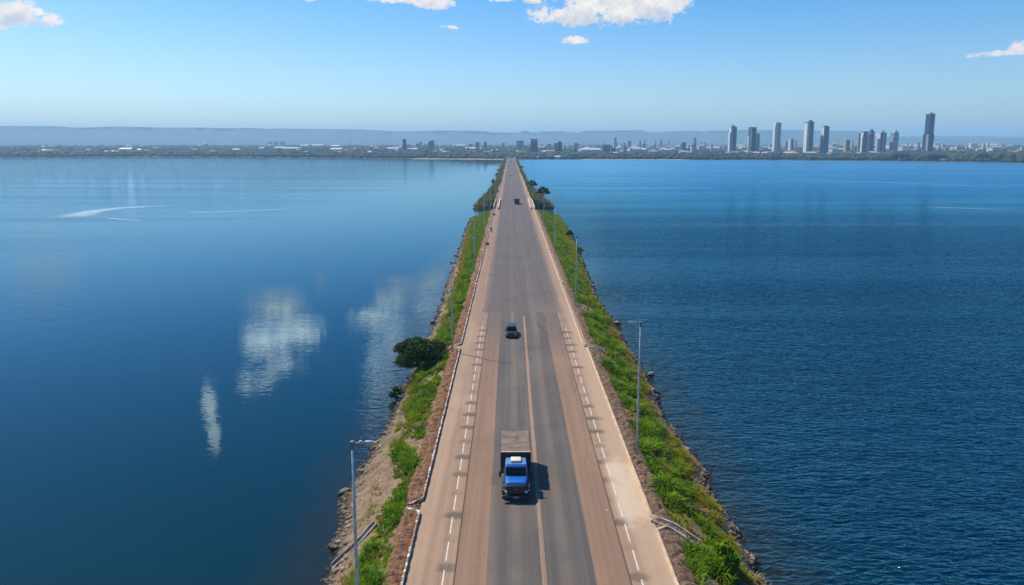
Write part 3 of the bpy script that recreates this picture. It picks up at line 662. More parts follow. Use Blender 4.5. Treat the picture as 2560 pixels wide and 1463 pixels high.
def tree(loc, w, h, label, n, size, seed, name='tree', mat=None, group=None, flat=False):
    r = random.Random(seed); root = empty(name, loc, label, 'tree' if name == 'tree' else 'shrub', group)
    th = h*(.45 if not flat else .55); lobes = []; tb = MB()
    tb.tube([(0, 0, -.6), (.05*w, 0, th*.5), (0, .03*w, th)], [h*.045, h*.036, h*.025], 8)
    k = 9 if w > 5 else 6
    for i in range(k):
        a = i/k*6.283 + r.uniform(-.3, .3); rr = w*.5*r.uniform(.42, .68); zz = h*r.uniform(.12, .6) if name == 'shrub' else h*r.uniform(.4, .74) if not flat else h*r.uniform(.42, .8)
        c = (math.cos(a)*rr, math.sin(a)*rr, zz); s = w*r.uniform(.12, .21); lobes.append(c + (s*1.15, s*1.15, s*(.8 if not flat else .75)))
        tb.tube([(0, 0, th*r.uniform(.4, .9)), (c[0]*.55, c[1]*.55, c[2]*.72), c], [h*.022, h*.014, h*.005], 6)
    lobes += [(0, 0, h*.8, w*.22, w*.22, h*.17), (w*.1, -w*.1, h*.6, w*.26, w*.26, h*.18)]
    tb.build('trunk', BARK, root)
    V, Q = leaves(lobes, n, size, seed); np_mesh('crown', V, Q, mat or DARK, root); return root
t = tree((-13.5, 95.5, -3.4), 8.0, 5.7, 'dark rounded tree overhanging the water at the left bank beside a lamp post', 11000, .21, 5)
tree((19.6, 425, -3), 8.2, 7.3, 'nearer of the two dark flat-crowned trees on the right bank beyond the bridge', 3500, .42, 8, flat=True, group='dark trees beyond the bridge on the right')
tree((15.6, 505, -2), 7.6, 6.2, 'farther of the two dark flat-crowned trees on the right bank beyond the bridge', 2600, .5, 9, flat=True, group='dark trees beyond the bridge on the right')
tree((-13.4, 545, -2.2), 3.0, 5.4, 'small lone tree on the left bank beyond the bridge', 900, .35, 10, flat=True)
tree((13.3, 890, -2.2), 6.5, 5.2, 'round dark tree at the right waterline far along the causeway', 900, .7, 11)
tree((-12.5, 1010, -2.6), 6, 4.2, 'dark shrub at the left waterline, farthest of the three far left shrubs', 600, .7, 12, 'shrub', OLIVE)
tree((-12.8, 830, -2.6), 6, 4.2, 'dark shrub at the left waterline, middle one of the three far left shrubs', 600, .7, 13, 'shrub', OLIVE)
tree((-13.2, 715, -2.6), 5, 3.8, 'dark shrub at the left waterline, nearest of the three far left shrubs', 600, .6, 14, 'shrub', OLIVE)
tree((-9.7, 432, -.8), 3.4, 1.9, 'low dark bush beside the left kerb just beyond the bridge', 700, .3, 15, 'shrub')
tree((20.7, 243, -3.3), 3.4, 3.0, 'dark bush at the right waterline before the bridge', 1500, .26, 16, 'shrub')
tree((20.3, 205, -3.3), 3.2, 2.7, 'yellow green bush bulging over the right shore before the bridge', 1500, .24, 17, 'shrub', GREEN)
tree((15.3, 45.6, -1.7), 2.6, 2.6, 'bright green bushy clump below the near right drain chute', 3600, .17, 19, 'shrub', GREEN)
tree((-15.0, 87, -3.8), 1.9, 1.7, 'small dark shrub at the waterline in front of the overhanging left tree', 900, .17, 20, 'shrub')

# ------------------------------------------------------------------ bridge
PARA = simple('bridge concrete', (.58, .47, .40), .85, vary=.25, scale=.8, obj=False)
b = empty('bridge', (2, 343, 0), 'short concrete bridge carrying the road over the channel', 'bridge')
def bb(name, mat, *boxes):
    mb = MB()
    for (p, q) in boxes: mb.box((p[0]-2, p[1]-343, p[2]), (q[0]-2, q[1]-343, q[2]))
    return mb.build(name, mat, b, .03)
bb('deck', CONC, ((-8.0, GAP0-1, -1.3), (11.6, GAP1+1.2, -.02)))
bb('inner_barrier', PARA, ((-5.75, GAP0, 0.02), (-5.2, GAP1+6, .95)))
bb('inner_barrier', PARA, ((9.1, GAP0, 0.02), (9.65, GAP1+6, .95)))
bb('parapet', PARA, ((-7.8, GAP0, 0.02), (-7.5, GAP1, 1.15)))
bb('parapet', PARA, ((10.85, GAP0, 0.02), (11.25, GAP1, 1.15)))
for k in range(2):
    bb('pier', CONC, ((-7, 334+k*17, -8), (10.6, 335.4+k*17, -1.3)))
bb('abutment', CONC, ((-8.2, GAP1-.9, -8), (11.8, GAP1-.2, -1.32)))

# ------------------------------------------------------------------ street lamps
STEEL = simple('galvanised steel', (.50, .51, .53), .45, .35, vary=.25, scale=2)
STEELD = simple('weathered steel', (.2, .2, .2), .6, .5)
LENS = simple('lamp glass', (.75, .76, .75), .25, 0)
def lamp_proto(h=13.3):
    r = empty('street_lamp', (0, 0, 0), 'x', 'street lamp')
    MB().tube([(0, 0, -.9), (0, 0, h*.35), (0, 0, h*.7), (0, 0, h)], [.125, .105, .082, .06], 10).build('pole', STEEL, r)
    MB().rbox((-.2, -.2, -.7), (.2, .2, .06), .02).build('base', CONC, r)
    MB().rbox((-.11, -.11, h-.42), (.11, .11, h+.06), .03).build('pole_cap', STEELD, r)
    MB().tube([(0, 0, h-.08), (.45, 0, h+.0), (.95, 0, h+.04)], [.032, .028, .026], 8).build('arm', STEEL, r)
    hd = MB().rbox((.72, -.085, h-.01), (1.18, .085, h+.075), .025, 2, lambda x, y, z: (x, y*(1 if x < 1 else .75), z)).build('lamp_head', STEEL, r)
    MB().rbox((.78, -.065, h-.03), (1.12, .065, h-.012), .006).build('lens', LENS, hd)
    MB().rbox((.4, -.04, h+.02), (.52, .04, h+.10), .02).build('photocell', LENS, r)
    return r
lp = lamp_proto()
wordsL = ['nearest street lamp on the left, tall in the foreground with its base out of frame', 'second left street lamp, beside the overhanging tree', 'third left street lamp, rising from the green belt', 'fourth left street lamp, level with the roadside panel', 'fifth left street lamp, last before the bridge on the left']
first = True
for i in range(10):
    y = 35.3 if i == 0 else 32.5 + 63.1*i
    if 318 < y < 368 : y = 372
    lb = wordsL[i] if i < 5 else ['first', 'second', 'third', 'fourth', 'fifth'][i-5] + ' thin distant street lamp on the left bank beyond the bridge'
    if first: lp.location = (-8.72, y, -.4); lp['label'] = lb; lp['group'] = 'street lamps along the left verge'; first = False
    else: dup(lp, (-8.25, y, -.3), R(random.uniform(-4, 4)), lb, 'street lamps along the left verge' if i < 5 else 'distant left street lamps')
wordsR = ['nearest right street lamp, standing in grass beside the dirt verge', 'second right street lamp, across the road from the old and new asphalt joint', 'third right street lamp, rising from the green belt', 'fourth right street lamp, level with the roadside panel']
for i in range(11):
    y = 61.8 + 62.3*i
    if i == 4: continue
    lb = wordsR[i] if i < 4 else ['first', 'first', 'second', 'third', 'fourth', 'fifth', 'sixth'][i-4] + ' thin distant street lamp on the right bank beyond the bridge'
    dup(lp, (11.9 if i else 12.0, y, -.35), math.pi + R(random.uniform(-4, 4)), lb, 'street lamps along the right verge' if i < 4 else 'distant right street lamps')
r = empty('street_lamp', (12.4, 313, -.3), 'short dark street lamp with a pale double lantern beside the right bridge end', 'street lamp')
MB().tube([(0, 0, -.5), (0, 0, 8.4)], [.16, .11], 8).build('pole', STEELD, r)
MB().tube([(0, 0, 8.3), (-.7, 0, 8.8), (-1.5, 0, 8.75)], [.05, .05, .05], 6).build('arm', STEELD, r)
MB().rbox((-2.1, -.15, 8.66), (-1.3, .15, 8.84), .04).build('lamp_head', LENS, r)
MB().rbox((-.9, -.15, 8.95), (-.2, .15, 9.12), .04).build('lamp_head', LENS, r)

# ------------------------------------------------------------------ roadside panels
PANEL = simple('grey sign back', (.13, .125, .12), .6, .3)
for (x, y, lb) in ((-6.55, 198, 'grey rectangular panel on two short posts on the left shoulder, nearer of the two'), (-6.6, 284, 'grey rectangular panel on two short posts on the left shoulder, one just before the bridge')):
    r = empty('road_sign', (x, y, 0), lb, 'road sign', 'roadside panels')
    MB().rbox((-.5, -.03, .75), (.5, .02, 1.6), .015).build('panel', PANEL, r)
    for s in (-.35, .35): MB().tube([(s, .05, 0), (s, .05, 1.55)], .03, 6).build('post', STEELD, r)

# ------------------------------------------------------------------ vehicles
BLUE = NT('truck blue paint'); m = BLUE; n = m.noise(m.pos(obj=True), 2, 4)
m.bsdf(m.mix(m.ramp(m.noise(m.pos(obj=True), 5, 6, .7), .5, .8, 0, .45), m.mix(n, (.001, .09, .34), (.004, .15, .46)), (.16, .13, .11)), .35, 0, None, Coat_Weight=.4)
DBLUE = simple('shade-darkened blue wing', (.01, .02, .045), .6)  # fender colour darkened to carry the shade on the lower front
BLUEP = simple('faded blue roof', (.10, .24, .48), .45, vary=.2)
BLACK = simple('black plastic', (.012, .012, .013), .5, vary=.2)
RUB = simple('tyre rubber', (.015, .015, .016), .85)
GLASS = NT('dark window glass'); GLASS.bsdf((.004, .006, .010), .15, 0, None, IOR=1.25); GLASS = GLASS.m
CHROME = simple('dull chrome', (.45, .45, .46), .25, .9)
WHITE = simple('white enamel', (.74, .72, .66), .4, vary=.08)
ORANGE = simple('orange lens', (.7, .22, .02), .3)
RED = simple('red lens', (.35, .01, .01), .3)
HEADL = simple('headlight glass', (.55, .56, .56), .12)
WOOD = simple('weathered boards', (.15, .10, .07), .8, vary=.4, scale=4)
RUST = simple('bright worn rim', (.55, .38, .24), .7)
TARP = NT('faded tarpaulin'); m = TARP; v = m.pos((1, 1, 1), True); n = m.noise(v, 1.1, 4, .6); wv = m.noise(m.pos((.5, 5, 1), True), 1.6, 4)
c = m.mix(m.ramp(n, .4, .7), (.18, .128, .095), (.11, .076, .056)); c = m.mix(m.ramp(wv, .5, .75, 0, .6), c, (.29, .23, .19))
d = m.math('ADD', m.math('ABSOLUTE', m.math('SUBTRACT', m.sep(v)[0], .12)), m.math('ABSOLUTE', m.math('MULTIPLY', m.math('SUBTRACT', m.sep(v)[1], 6.6), .3)))
c = m.mix(m.ramp(d, .45, .05, 0, .55), c, (.13, .05, .03)); m.bsdf(c, .85, 0, m.bump(wv, .05))
def wheel(parent, x, y, rad, wid, out):
    w = MB().tube([(x-wid/2, y, rad), (x-wid/2+.03, y, rad), (x+wid/2-.03, y, rad), (x+wid/2, y, rad)], [rad*.86, rad, rad, rad*.86], 20).build('wheel', RUB, parent)
    s = 1 if out > 0 else -1; xe = x + s*wid/2
    MB().tube([(xe-s*.02, y, rad), (xe+s*.012, y, rad)], [rad*.58, rad*.5], 14).build('rim', CHROME, w)
    MB().tube([(xe, y, rad), (xe+s*.05, y, rad)], [rad*.18, rad*.14], 8).build('hub', STEELD, w)
def make_truck(loc, rz, label, paint, roofpaint, tarp=True, ac=True):
    r = empty('truck', loc, label, 'truck', rz=rz)           # nose at y = 0 looking to -y
    # bonnet: loft narrowing to the front, rounded
    def tp(x, y, z): 
        k = .90 if y < .9 else 1.0; return (x*k, y, z - (.16 if (y < .9 and z > 1) else 0))
    cab = MB().rbox((-.99, 1.45, .78), (.99, 3.05, 2.55), .2, 4, lambda x, y, z: (x*(.91 if z > 2 else 1), y + (.16 if (z > 2 and y < 2) else 0), z)).build('cab', paint, r)
    MB().rbox((-.86, 1.72, 2.47), (.86, 2.98, 2.60), .06, 3).build('roof', roofpaint, cab)
    MB().rbox((-.93, .42, .80), (.93, 1.62, 1.74), .2, 4, tp).build('bonnet', paint, r)
    def ws(x, y, z): return (x*(.93 if z > 2 else 1), y + (.175 if z > 2 else 0), z)
    MB().rbox((-.88, 1.42, 1.76), (.88, 1.50, 2.37), .03, 2, ws).build('windscreen', GLASS, r)
    for s in (-1, 1):
        MB().rbox((s*.95-.05, 1.75, 1.75), (s*.95+.05, 2.75, 2.32), .03, 2, lambda x, y, z: (x - (s*.055 if z > 2 else 0), y+(.1 if z > 2 and y < 2 else 0), z)).build('side_window', GLASS, r)
        d = MB().rbox((s*1.0-.02, 1.7, .9), (s*1.0+.012, 2.8, 1.72), .015, 1).build('door', paint, r)
        MB().rbox((s*1.02-.02, 2.55, 1.5), (s*1.02+.02, 2.72, 1.54), .01).build('handle', CHROME, d)
        # fender arching over the front wheel
        pr = [(.30, .62), (.34, 1.0), (.55, 1.2), (1.05, 1.25), (1.6, 1.15), (1.85, .8), (1.72, .78), (1.5, 1.05), (1.0, 1.12), (.62, 1.06), (.5, .9), (.46, .62)]
        MB().prism(pr, s*.82, s*1.16).build('fender', DBLUE, r, .03)
        l = MB().tube([(s*.83, .22, .88), (s*.83, .17, .88)], [.12, .11], 14).build('headlight', HEADL, r)
        MB().tube([(s*.83, .26, .88), (s*.83, .21, .88)], [.15, .14], 14).build('bezel', CHROME, l)
        MB().rbox((s*1.0-.07, .2, .98), (s*1.0+.07, .3, 1.06), .015).build('indicator', ORANGE, r)
        mi = MB().rbox((s*1.33-.09, 1.52, 1.55), (s*1.33+.09, 1.6, 2.02), .03).build('mirror', BLACK, r)
        MB().tube([(s*1.0, 1.6, 2.05), (s*1.33, 1.58, 2.08), (s*1.33, 1.58, 1.5), (s*1.0, 1.6, 1.45)], .014, 6).build('bracket', BLACK, mi)
        wheel(r, s*1.0, 1.05, .5, .26, s)
        for k in (6.1,): wheel(r, s*1.02, k, .5, .28, s); wheel(r, s*.7, k, .5, .26, -s)
    g = MB().rbox((-.84, .22, .66), (.84, .50, 1.40), .06, 3).build('grille', BLACK, r)
    mb = MB()
    for k in range(5): mb.box((-.62, .205, .78+k*.115), (.62, .219, .795+k*.115))
    mb.build('grille_bars', STEELD, g)
    em = MB()
    for a in (90, 210, 330): em.tube([(0, .195, 1.1), (.085*math.cos(R(a)), .195, 1.1+.085*math.sin(R(a)))], [.013, .004], 6)
    em.tube([(.1*math.cos(R(a)), .192, 1.1+.1*math.sin(R(a))) for a in range(0, 361, 30)], .008, 5).build('emblem', CHROME, r)
    MB().rbox((-1.15, 0, .36), (1.15, .2, .64), .04, 2).build('bumper', BLACK, r)
    MB().rbox((-.21, -.02, .44), (.21, -.003, .57), .004).build('number_plate', simple('plate', (.3, .3, .3), .5), r)
    MB().box((-.45, .4, .5), (.45, 7.6, .78)).build('chassis', BLACK, r)
    MB().rbox((.55, 3.3, .45), (.95, 4.3, .85), .06).build('fuel_tank', STEELD, r)
    # cargo body
    y0, y1 = 3.42, 7.95
    MB().box((-1.25, y0, .98), (1.25, y1, 1.1)).build('cargo_floor', WOOD, r)
    hb = MB().box((-1.29, y0, .95), (1.29, y0+.07, 2.86)).build('headboard', BLACK, r, .01)
    MB().box((-1.29, y0-.02, 2.862), (1.29, y0+.12, 2.92)).build('top_rail', RUST, hb)
    for s in (-1, 1):
        sb = MB().box((s*1.29 - .06*(s > 0), y0+.075, 1.0), (s*1.29 + .06*(s < 0), y1, 2.84)).build('side_board', WOOD, r)
        mb = MB()
        for k in range(6): mb.box((s*1.305-.02, y0+.35+k*.78, .95), (s*1.305+.02, y0+.43+k*.78, 2.86))
        mb.build('stakes', STEELD, sb)
    MB().box((-1.22, y1-.07, 1.0), (1.22, y1, 2.8)).build('tailgate', WOOD, r)
    if tarp:
        nx, ny = 22, 40; V = []
        for j in range(ny):
            for i in range(nx):
                u = i/(nx-1)*2-1; t = j/(ny-1); x = u*1.28; y = y0+.12 + t*(y1-y0-.1)
                sag = .10*(1-u*u)*math.sin(t*math.pi*4.0)**2
                z = 2.90 - sag*.8 + .05*math.cos(u*3.1)*math.sin(t*17+u) - .25*(abs(u) > .99)*0
                V.append((x, y, z))
        me = np_mesh('tarpaulin', V, grid_faces(ny, nx), TARP.m, r, True)
        sm = me.modifiers.new('s', 'SOLIDIFY'); sm.thickness = .02
    if ac: MB().rbox((-.44, 1.95, 2.602), (.44, 2.75, 2.80), .07, 3).build('roof_unit', simple('cream roof unit', (.66, .58, .40), .5, vary=.05), r)
    for s in (-1, 1): MB().rbox((s*.95-.12, y1-.02, .85), (s*.95+.12, y1+.03, .97), .01).build('tail_light', RED, r)
    return r
make_truck((.46, 52.65, 0), 0, 'blue cab truck with a tarpaulin over its dark cargo body, nearest vehicle on the road', BLUE.m, BLUEP)
make_truck((3.2, 354.0, 0), math.pi, 'dark high-sided truck seen from behind on the bridge', simple('dark truck paint', (.03, .03, .035), .5), BLACK, True, False)

def make_car(loc, rz, label, paint, glassroof=None, L=4.3, Wd=1.74, Ht=1.55, cat='car'):
    r = empty('car', loc, label, cat, rz=rz); w = Wd/2     # nose at -y
    def body(x, y, z):
        k = 1.0
        if z > .6: k = .93
        if y < .6-L/2+.4: k *= .93
        return (x*k, y, z)
    b = MB().rbox((-w, -L/2, .28), (w, L/2, .92), .16, 4, body).build('body', paint, r)
    def cabf(x, y, z):
        if z > 1.1: return (x*.82, y*.72+.18, z)
        return (x, y, z)
    MB().rbox((-w*.95, -L*.24, .86), (w*.95, L*.46, Ht), .13, 4, cabf).build('cabin', paint, r)
    MB().rbox((-w*.80, -L*.252, .93), (w*.80, -L*.16, Ht-.10), .03, 2, lambda x, y, z: (x*(.86 if z > 1.1 else 1), y+(L*.085 if z > 1.1 else -.01), z)).build('windscreen', GLASS, r)
    MB().rbox((-w*.72, L*.40, .95), (w*.72, L*.464, Ht-.14), .02, 2, lambda x, y, z: (x*(.88 if z > 1.1 else 1), y-(L*.10 if z > 1.1 else -.012), z)).build('rear_window', GLASS, r)
    for s in (-1, 1):
        MB().rbox((s*w*.90-.07, -L*.16, .95), (s*w*.90+.055, L*.36, Ht-.14), .02, 2, lambda x, y, z: (x-(s*w*.115 if z > 1.1 else 0), y*(.78 if z > 1.1 else 1)+(.12 if z > 1.1 else 0), z)).build('side_window', GLASS, r)
        MB().rbox((s*w*.72-.17, -L/2-.015, .60), (s*w*.72+.15, -L/2+.12, .74), .03).build('headlight', HEADL, r)
        MB().rbox((s*w*.82-.11, L/2-.1, .66), (s*w*.82+.09, L/2+.015, .84), .02).build('tail_light', RED, r)
        MB().rbox((s*(w+.09)-.1, -L*.19, .93), (s*(w+.09)+.08, -L*.19+.1, 1.08), .03).build('mirror', BLACK, r)
        for y in (-L*.31, L*.31): wheel(r, s*(w-.10), y, .31, .2, s)
    MB().rbox((-w*.5, -L/2-.012, .44), (w*.5, -L/2+.06, .58), .02).build('grille', BLACK, r)
    MB().rbox((-.2, -L/2-.03, .35), (.2, -L/2-.008, .43), .003).build('number_plate', STEELD, r)
    return r
DKG = NT('dark grey car paint'); DKG.bsdf((.018, .020, .020), .4, 0, None, Coat_Weight=.15)
WHT = NT('white car paint'); WHT.bsdf((.62, .62, .60), .3, 0, None, Coat_Weight=.5)
SIL = NT('silver car paint'); SIL.bsdf((.35, .36, .37), .3, .5)
make_car((.12, 104.6, 0), 0, 'dark grey car driving towards the camera beside the asphalt joint', DKG.m)
make_car((-.3, 662, 0), 0, 'small pale car with a dark windscreen beyond the bridge, nearest of the far cars', WHT.m)
make_car((-1.5, 968, 0), 0, 'pale speck of a car midway along the far causeway', SIL.m)
make_car((-2.6, 1205, 0), 0, 'white car near the far end of the causeway, left one of the pair', WHT.m)
make_car((1.9, 1205, 0), math.pi, 'dark car near the far end of the causeway, right one of the pair', DKG.m)

# motorcyclist on the left shoulder
mc = empty('motorcycle', (-6.35, 234.5, 0), 'dark motorcycle ridden along the left shoulder', 'motorcycle')
for y in (-.62, .62):
    w = MB(); w.tube([(.27*math.cos(a)*0, y+.27*math.cos(a), .31+.27*math.sin(a)) for a in np.linspace(0, 6.283, 20)], .045, 8).build('wheel', RUB, mc)
MB().rbox((-.13, -.3, .62), (.13, .15, .86), .06, 3).build('fuel_tank', BLACK, mc)
MB().rbox((-.13, .12, .72), (.13, .8, .82), .04, 2).build('seat', BLACK, mc)
MB().rbox((-.14, -.25, .3), (.14, .25, .6), .05, 2).build('engine', STEELD, mc)
MB().tube([(-.36, -.3, 1.05), (0, -.38, .98), (.36, -.3, 1.05)], .016, 6).build('handlebar', STEELD, mc)
MB().tube([(0, -.4, .98), (0, -.62, .31)], .03, 6).build('fork', STEELD, mc)
MB().rbox((-.08, -.56, .82), (.08, -.44, .98), .03).build('headlight', HEADL, mc)
def skin_body(name, J, E, mat, parent, sub=2):
    me = bpy.data.meshes.new(name); me.from_pydata([j[0] for j in J], E, []); o = bpy.data.objects.new(name, me); COL.objects.link(o)
    o.parent = parent; sk = o.modifiers.new('skin', 'SKIN'); me.skin_vertices.new() if not me.skin_vertices else None
    for i, j in enumerate(J): me.skin_vertices[0].data[i].radius = (j[1], j[1]); me.skin_vertices[0].data[i].use_root = (i == 0)
    sb = o.modifiers.new('sub', 'SUBSURF'); sb.levels = sb.render_levels = sub; me.materials.append(mat); return o
pr = empty('person', (-6.35, 234.5, 0), 'person in dark clothes and helmet riding the motorcycle on the left shoulder', 'person')
SK = simple('skin', (.22, .11, .07), .6); CL = simple('dark clothes', (.02, .02, .025), .9); 
J = [((0, .35, .86), .15), ((0, .28, 1.1), .15), ((0, .2, 1.36), .17), ((0, .15, 1.5), .07), ((0, .12, 1.6), .085), ((0, .11, 1.72), .09),
     ((.2, .2, 1.4), .07), ((.3, .0, 1.18), .05), ((.33, -.26, 1.08), .038), ((-.2, .2, 1.4), .07), ((-.3, 0, 1.18), .05), ((-.33, -.26, 1.08), .038),
     ((.13, .3, .84), .1), ((.2, -.12, .72), .08), ((.2, .1, .33), .055), ((.2, -.05, .26), .045), ((-.13, .3, .84), .1), ((-.2, -.12, .72), .08), ((-.2, .1, .33), .055), ((-.2, -.05, .26), .045)]
E_ = [(0,1),(1,2),(2,3),(3,4),(4,5),(2,6),(6,7),(7,8),(2,9),(9,10),(10,11),(0,12),(12,13),(13,14),(14,15),(0,16),(16,17),(17,18),(18,19)]
body = skin_body('body', J, E_, CL, pr)
V, Q = blobs([(0, .1, 1.68)], np.array([[.135, .155, .15]]), ico(3), 0); np_mesh('helmet', V, Q, BLACK, pr, True)

# ------------------------------------------------------------------ the city on the far shore
def facade(name, wallc, glassc, fl=3.2, frac=.55, rough=.4, vert=0):
    m = NT(name); v = m.pos(obj=True); X, Y, Z = m.sep(v)
    s = m.math('MODULO', m.math('ADD', Z, 320), fl); f = m.ramp(s, fl*(1-frac)-.1, fl*(1-frac)+.1)
    if vert:
        h = m.math('MODULO', m.math('ADD', m.math('ADD', X, Y), 500), vert); f = m.math('MULTIPLY', f, m.ramp(h, vert*.28, vert*.34))
    n = m.noise(v, .12, 3)
    g = m.mix(m.ramp(n, .35, .65), glassc, tuple(min(1, c*1.5) for c in glassc))
    c = m.mix(f, wallc, g); rr = m.math('SUBTRACT', rough+.25, m.math('MULTIPLY', f, .3)); m.bsdf(c, rr); return m.m
FM = dict(
    white=facade('white apartment facade', (.66, .62, .58), (.10, .12, .15), vert=4), grey=facade('grey apartment facade', (.24, .25, .29), (.05, .07, .11), vert=4),
    glass=facade('blue glass facade', (.045, .08, .14), (.015, .04, .085), frac=.8), dglass=facade('deep blue glass facade', (.012, .03, .075), (.004, .018, .05), frac=.8),
    teal=facade('teal glass facade', (.07, .19, .24), (.04, .14, .19), frac=.8), brown=facade('brown facade', (.22, .13, .12), (.07, .05, .06), vert=5),
    pink=facade('pinkish facade', (.48, .36, .33), (.16, .13, .14), vert=4), tan=facade('tan facade', (.50, .36, .24), (.14, .11, .10), vert=5),
    cream=facade('cream facade', (.66, .60, .46), (.2, .18, .15), vert=5), stripe=facade('striped facade', (.42, .44, .47), (.04, .06, .09), frac=.5))
ROOFW = simple('pale roof plant', (.55, .52, .46), .8); ROOFD = simple('dark roof slab', (.07, .075, .09), .7)
CWHITE = simple('sunlit side white', (.72, .69, .66), .6, scale=.2)
def base_for(x, yb):
    """walk out over the land along the bearing until the ground is seen at image row yb"""
    d = ray(x, yb); b = math.atan2(d.x, d.y); s = float(shore(np.array(b)))
    best = s + 90
    for r in np.arange(s + 70, s + 5000, 15):
        z = float(landz(np.array(b), np.array(r))); p = at_dist(x, yb, r)
        if p.z <= z: return r, z
        best = r
    return s + 110, 2.0
def tower(x0, x1, yt, yb, mat, label, parts=(), dep=None, D=None, step=None, group=None, name='tower_block', cat='building'):
    xc = (x0+x1)/2; yb = min(yb, 387)
    r, z = base_for(xc, yb)
    if D: r = D
    top = at_dist(xc, yt, r); zb = z - 3; h = top.z - zb
    b = math.atan2(top.x, top.y); sc = F/(math.hypot(top.x, top.y)*math.cos(b)) ; W = (x1-x0)/sc
    dep = dep or W*.85
    fw = max(W - dep*abs(math.tan(b))*.9, W*.45)
    sgn = 1 if b > 0 else -1
    mid = at_dist(xc, (yt+yb)/2, r)
    root = empty(name, (mid.x + sgn*(W-fw)/2, mid.y, zb), label, cat, group)
    MB().box((-fw/2, 0, 0), (fw/2, dep, h)).build('facade', FM[mat], root)
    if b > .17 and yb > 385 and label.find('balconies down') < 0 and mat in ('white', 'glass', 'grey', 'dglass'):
        MB().box((-fw/2-.35, .4, 0), (-fw/2-.004, dep*(.3 if mat == 'dglass' else .97), h-1)).build('added_sunlit_side_panel', FM['pink'] if mat == 'dglass' else CWHITE, root)  # pale panel added so the left face reads as sunlit
    for p in parts:
        k = p[0]
        if k == 'crown':     # (kind, u0, u1, px height, material)
            hh = p[3]*r/F; MB().box((-fw/2+fw*p[1], dep*.25, h), (-fw/2+fw*p[2], dep*.75, h+hh)).build('roof_plant', p[4], root)
        elif k == 'slab':    # overhanging roof slab
            MB().box((-fw/2-p[1], -p[1], h), (fw/2+p[1], dep+p[1], h+1.5)).build('roof_slab', ROOFD, root)
        elif k == 'wing':    # lower volume on the left side: width fraction, top drop px, material
            w = p[1]*fw; hh = h - p[2]*r/F
            MB().box((-fw/2-w, dep*.1, 0), (-fw/2-.003, dep*.9, hh)).build('side_wing', FM[p[3]] if isinstance(p[3], str) else p[3], root)
        elif k == 'wingr':
            w = p[1]*fw; hh = h - p[2]*r/F
            MB().box((fw/2+.003, dep*.1, 0), (fw/2+w, dep*.9, hh)).build('side_wing', FM[p[3]], root)
        elif k == 'fins':    # vertical stripes on the front: list of (u0,u1), material
            for (u0, u1) in p[1]: MB().box((-fw/2+fw*u0, -.5, 0), (-fw/2+fw*u1, -.003, h*.985)).build('front_pier', p[2], root)
        elif k == 'balc':    # projecting balconies: z range fraction, side, count
            mb = MB(); n = p[3]
            for i in range(n):
                zz = h*(p[1]+(p[2]-p[1])*i/n); e = p[4]
                if p[5] == 'left': mb.box((-fw/2-e, dep*.05, zz), (-fw/2-.003, dep*.95, zz+p[6]))
                elif p[5] == 'front': mb.box((-fw/2-.3, -e, zz), (fw/2+.3, -.003, zz+p[6]))
                else: mb.box((fw/2+.003, 0, zz), (fw/2+e, dep*.95, zz+p[6]))
            mb.build('balconies', p[7], root)
        elif k == 'podium':
            MB().box((-fw*.9, -8, 0), (fw*.9, -.5, p[1])).build('podium', FM[p[2]], root)
        elif k == 'mast':
            hh = p[2]*r/F; x = -fw/2+fw*p[1]; MB().tube([(x, dep/2, h), (x, dep/2, h+hh)], [.9, .4], 5).build('mast', STEELD, root)
        elif k == 'upper':   # recessed upper block on top of this one
            hh = p[1]*r/F; MB().box((-fw/2+fw*p[2], dep*.08, h), (fw/2-fw*p[3], dep*.92, h+hh)).build('upper_block', FM[p[4]], root)
            MB().box((-fw/2+fw*p[2]-1, -1.5, h+hh), (fw/2-fw*p[3]+1.2, dep, h+hh+1.4)).build('roof_slab', ROOFD, root)
            MB().box((-fw/2+fw*.28, dep*.3, h+hh+1.6), (-fw/2+fw*.7, dep*.7, h+hh+5.2)).build('roof_plant', ROOFW, root)
            mb = MB(); n = 16
            for i in range(n): mb.box((fw/2-fw*p[3]+.003, 0, h+hh*i/n), (fw/2-fw*p[3]+.8, dep*.9, h+hh*i/n+.5))
            mb.build('balconies', CWHITE, root)
    return root
T = tower
# the big towers on the right
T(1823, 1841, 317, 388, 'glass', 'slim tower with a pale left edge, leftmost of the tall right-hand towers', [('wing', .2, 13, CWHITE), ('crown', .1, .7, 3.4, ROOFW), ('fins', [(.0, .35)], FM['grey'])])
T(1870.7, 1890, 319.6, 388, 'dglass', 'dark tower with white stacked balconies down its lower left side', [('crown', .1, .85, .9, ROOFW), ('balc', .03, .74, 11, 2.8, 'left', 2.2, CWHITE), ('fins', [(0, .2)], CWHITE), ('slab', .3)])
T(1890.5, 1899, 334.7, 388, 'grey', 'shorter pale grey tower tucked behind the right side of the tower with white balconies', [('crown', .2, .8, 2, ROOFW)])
T(1933, 1951.5, 307, 388, 'white', 'tall white tower with a dark vertical stripe right of its centre', [('fins', [(.58, .78)], FM['dglass']), ('crown', .2, .6, 1.6, ROOFW), ('wing', .12, 6, CWHITE), ('balc', 0, .98, 24, .9, 'front', .4, CWHITE)])
T(1960, 1970, 354, 374.5, 'pink', 'faint pinkish block seen just left of the short white and grey tower', group=None)
T(1971, 1984, 348.7, 388, 'grey', 'short white and grey tower with a pale roof between two tall towers', [('fins', [(0, .42)], CWHITE), ('crown', .3, .95, 1.2, ROOFW)])
T(1986, 1992, 351, 374, 'pink', 'faint narrow pinkish block just right of the short white and grey tower')
T(2010, 2033, 306.7, 388, 'glass', 'wide tall tower with white piers on its left and a dark roof block', [('crown', .52, .86, 5.7, ROOFD), ('fins', [(.02, .10), (.2, .32)], CWHITE), ('slab', .8)])
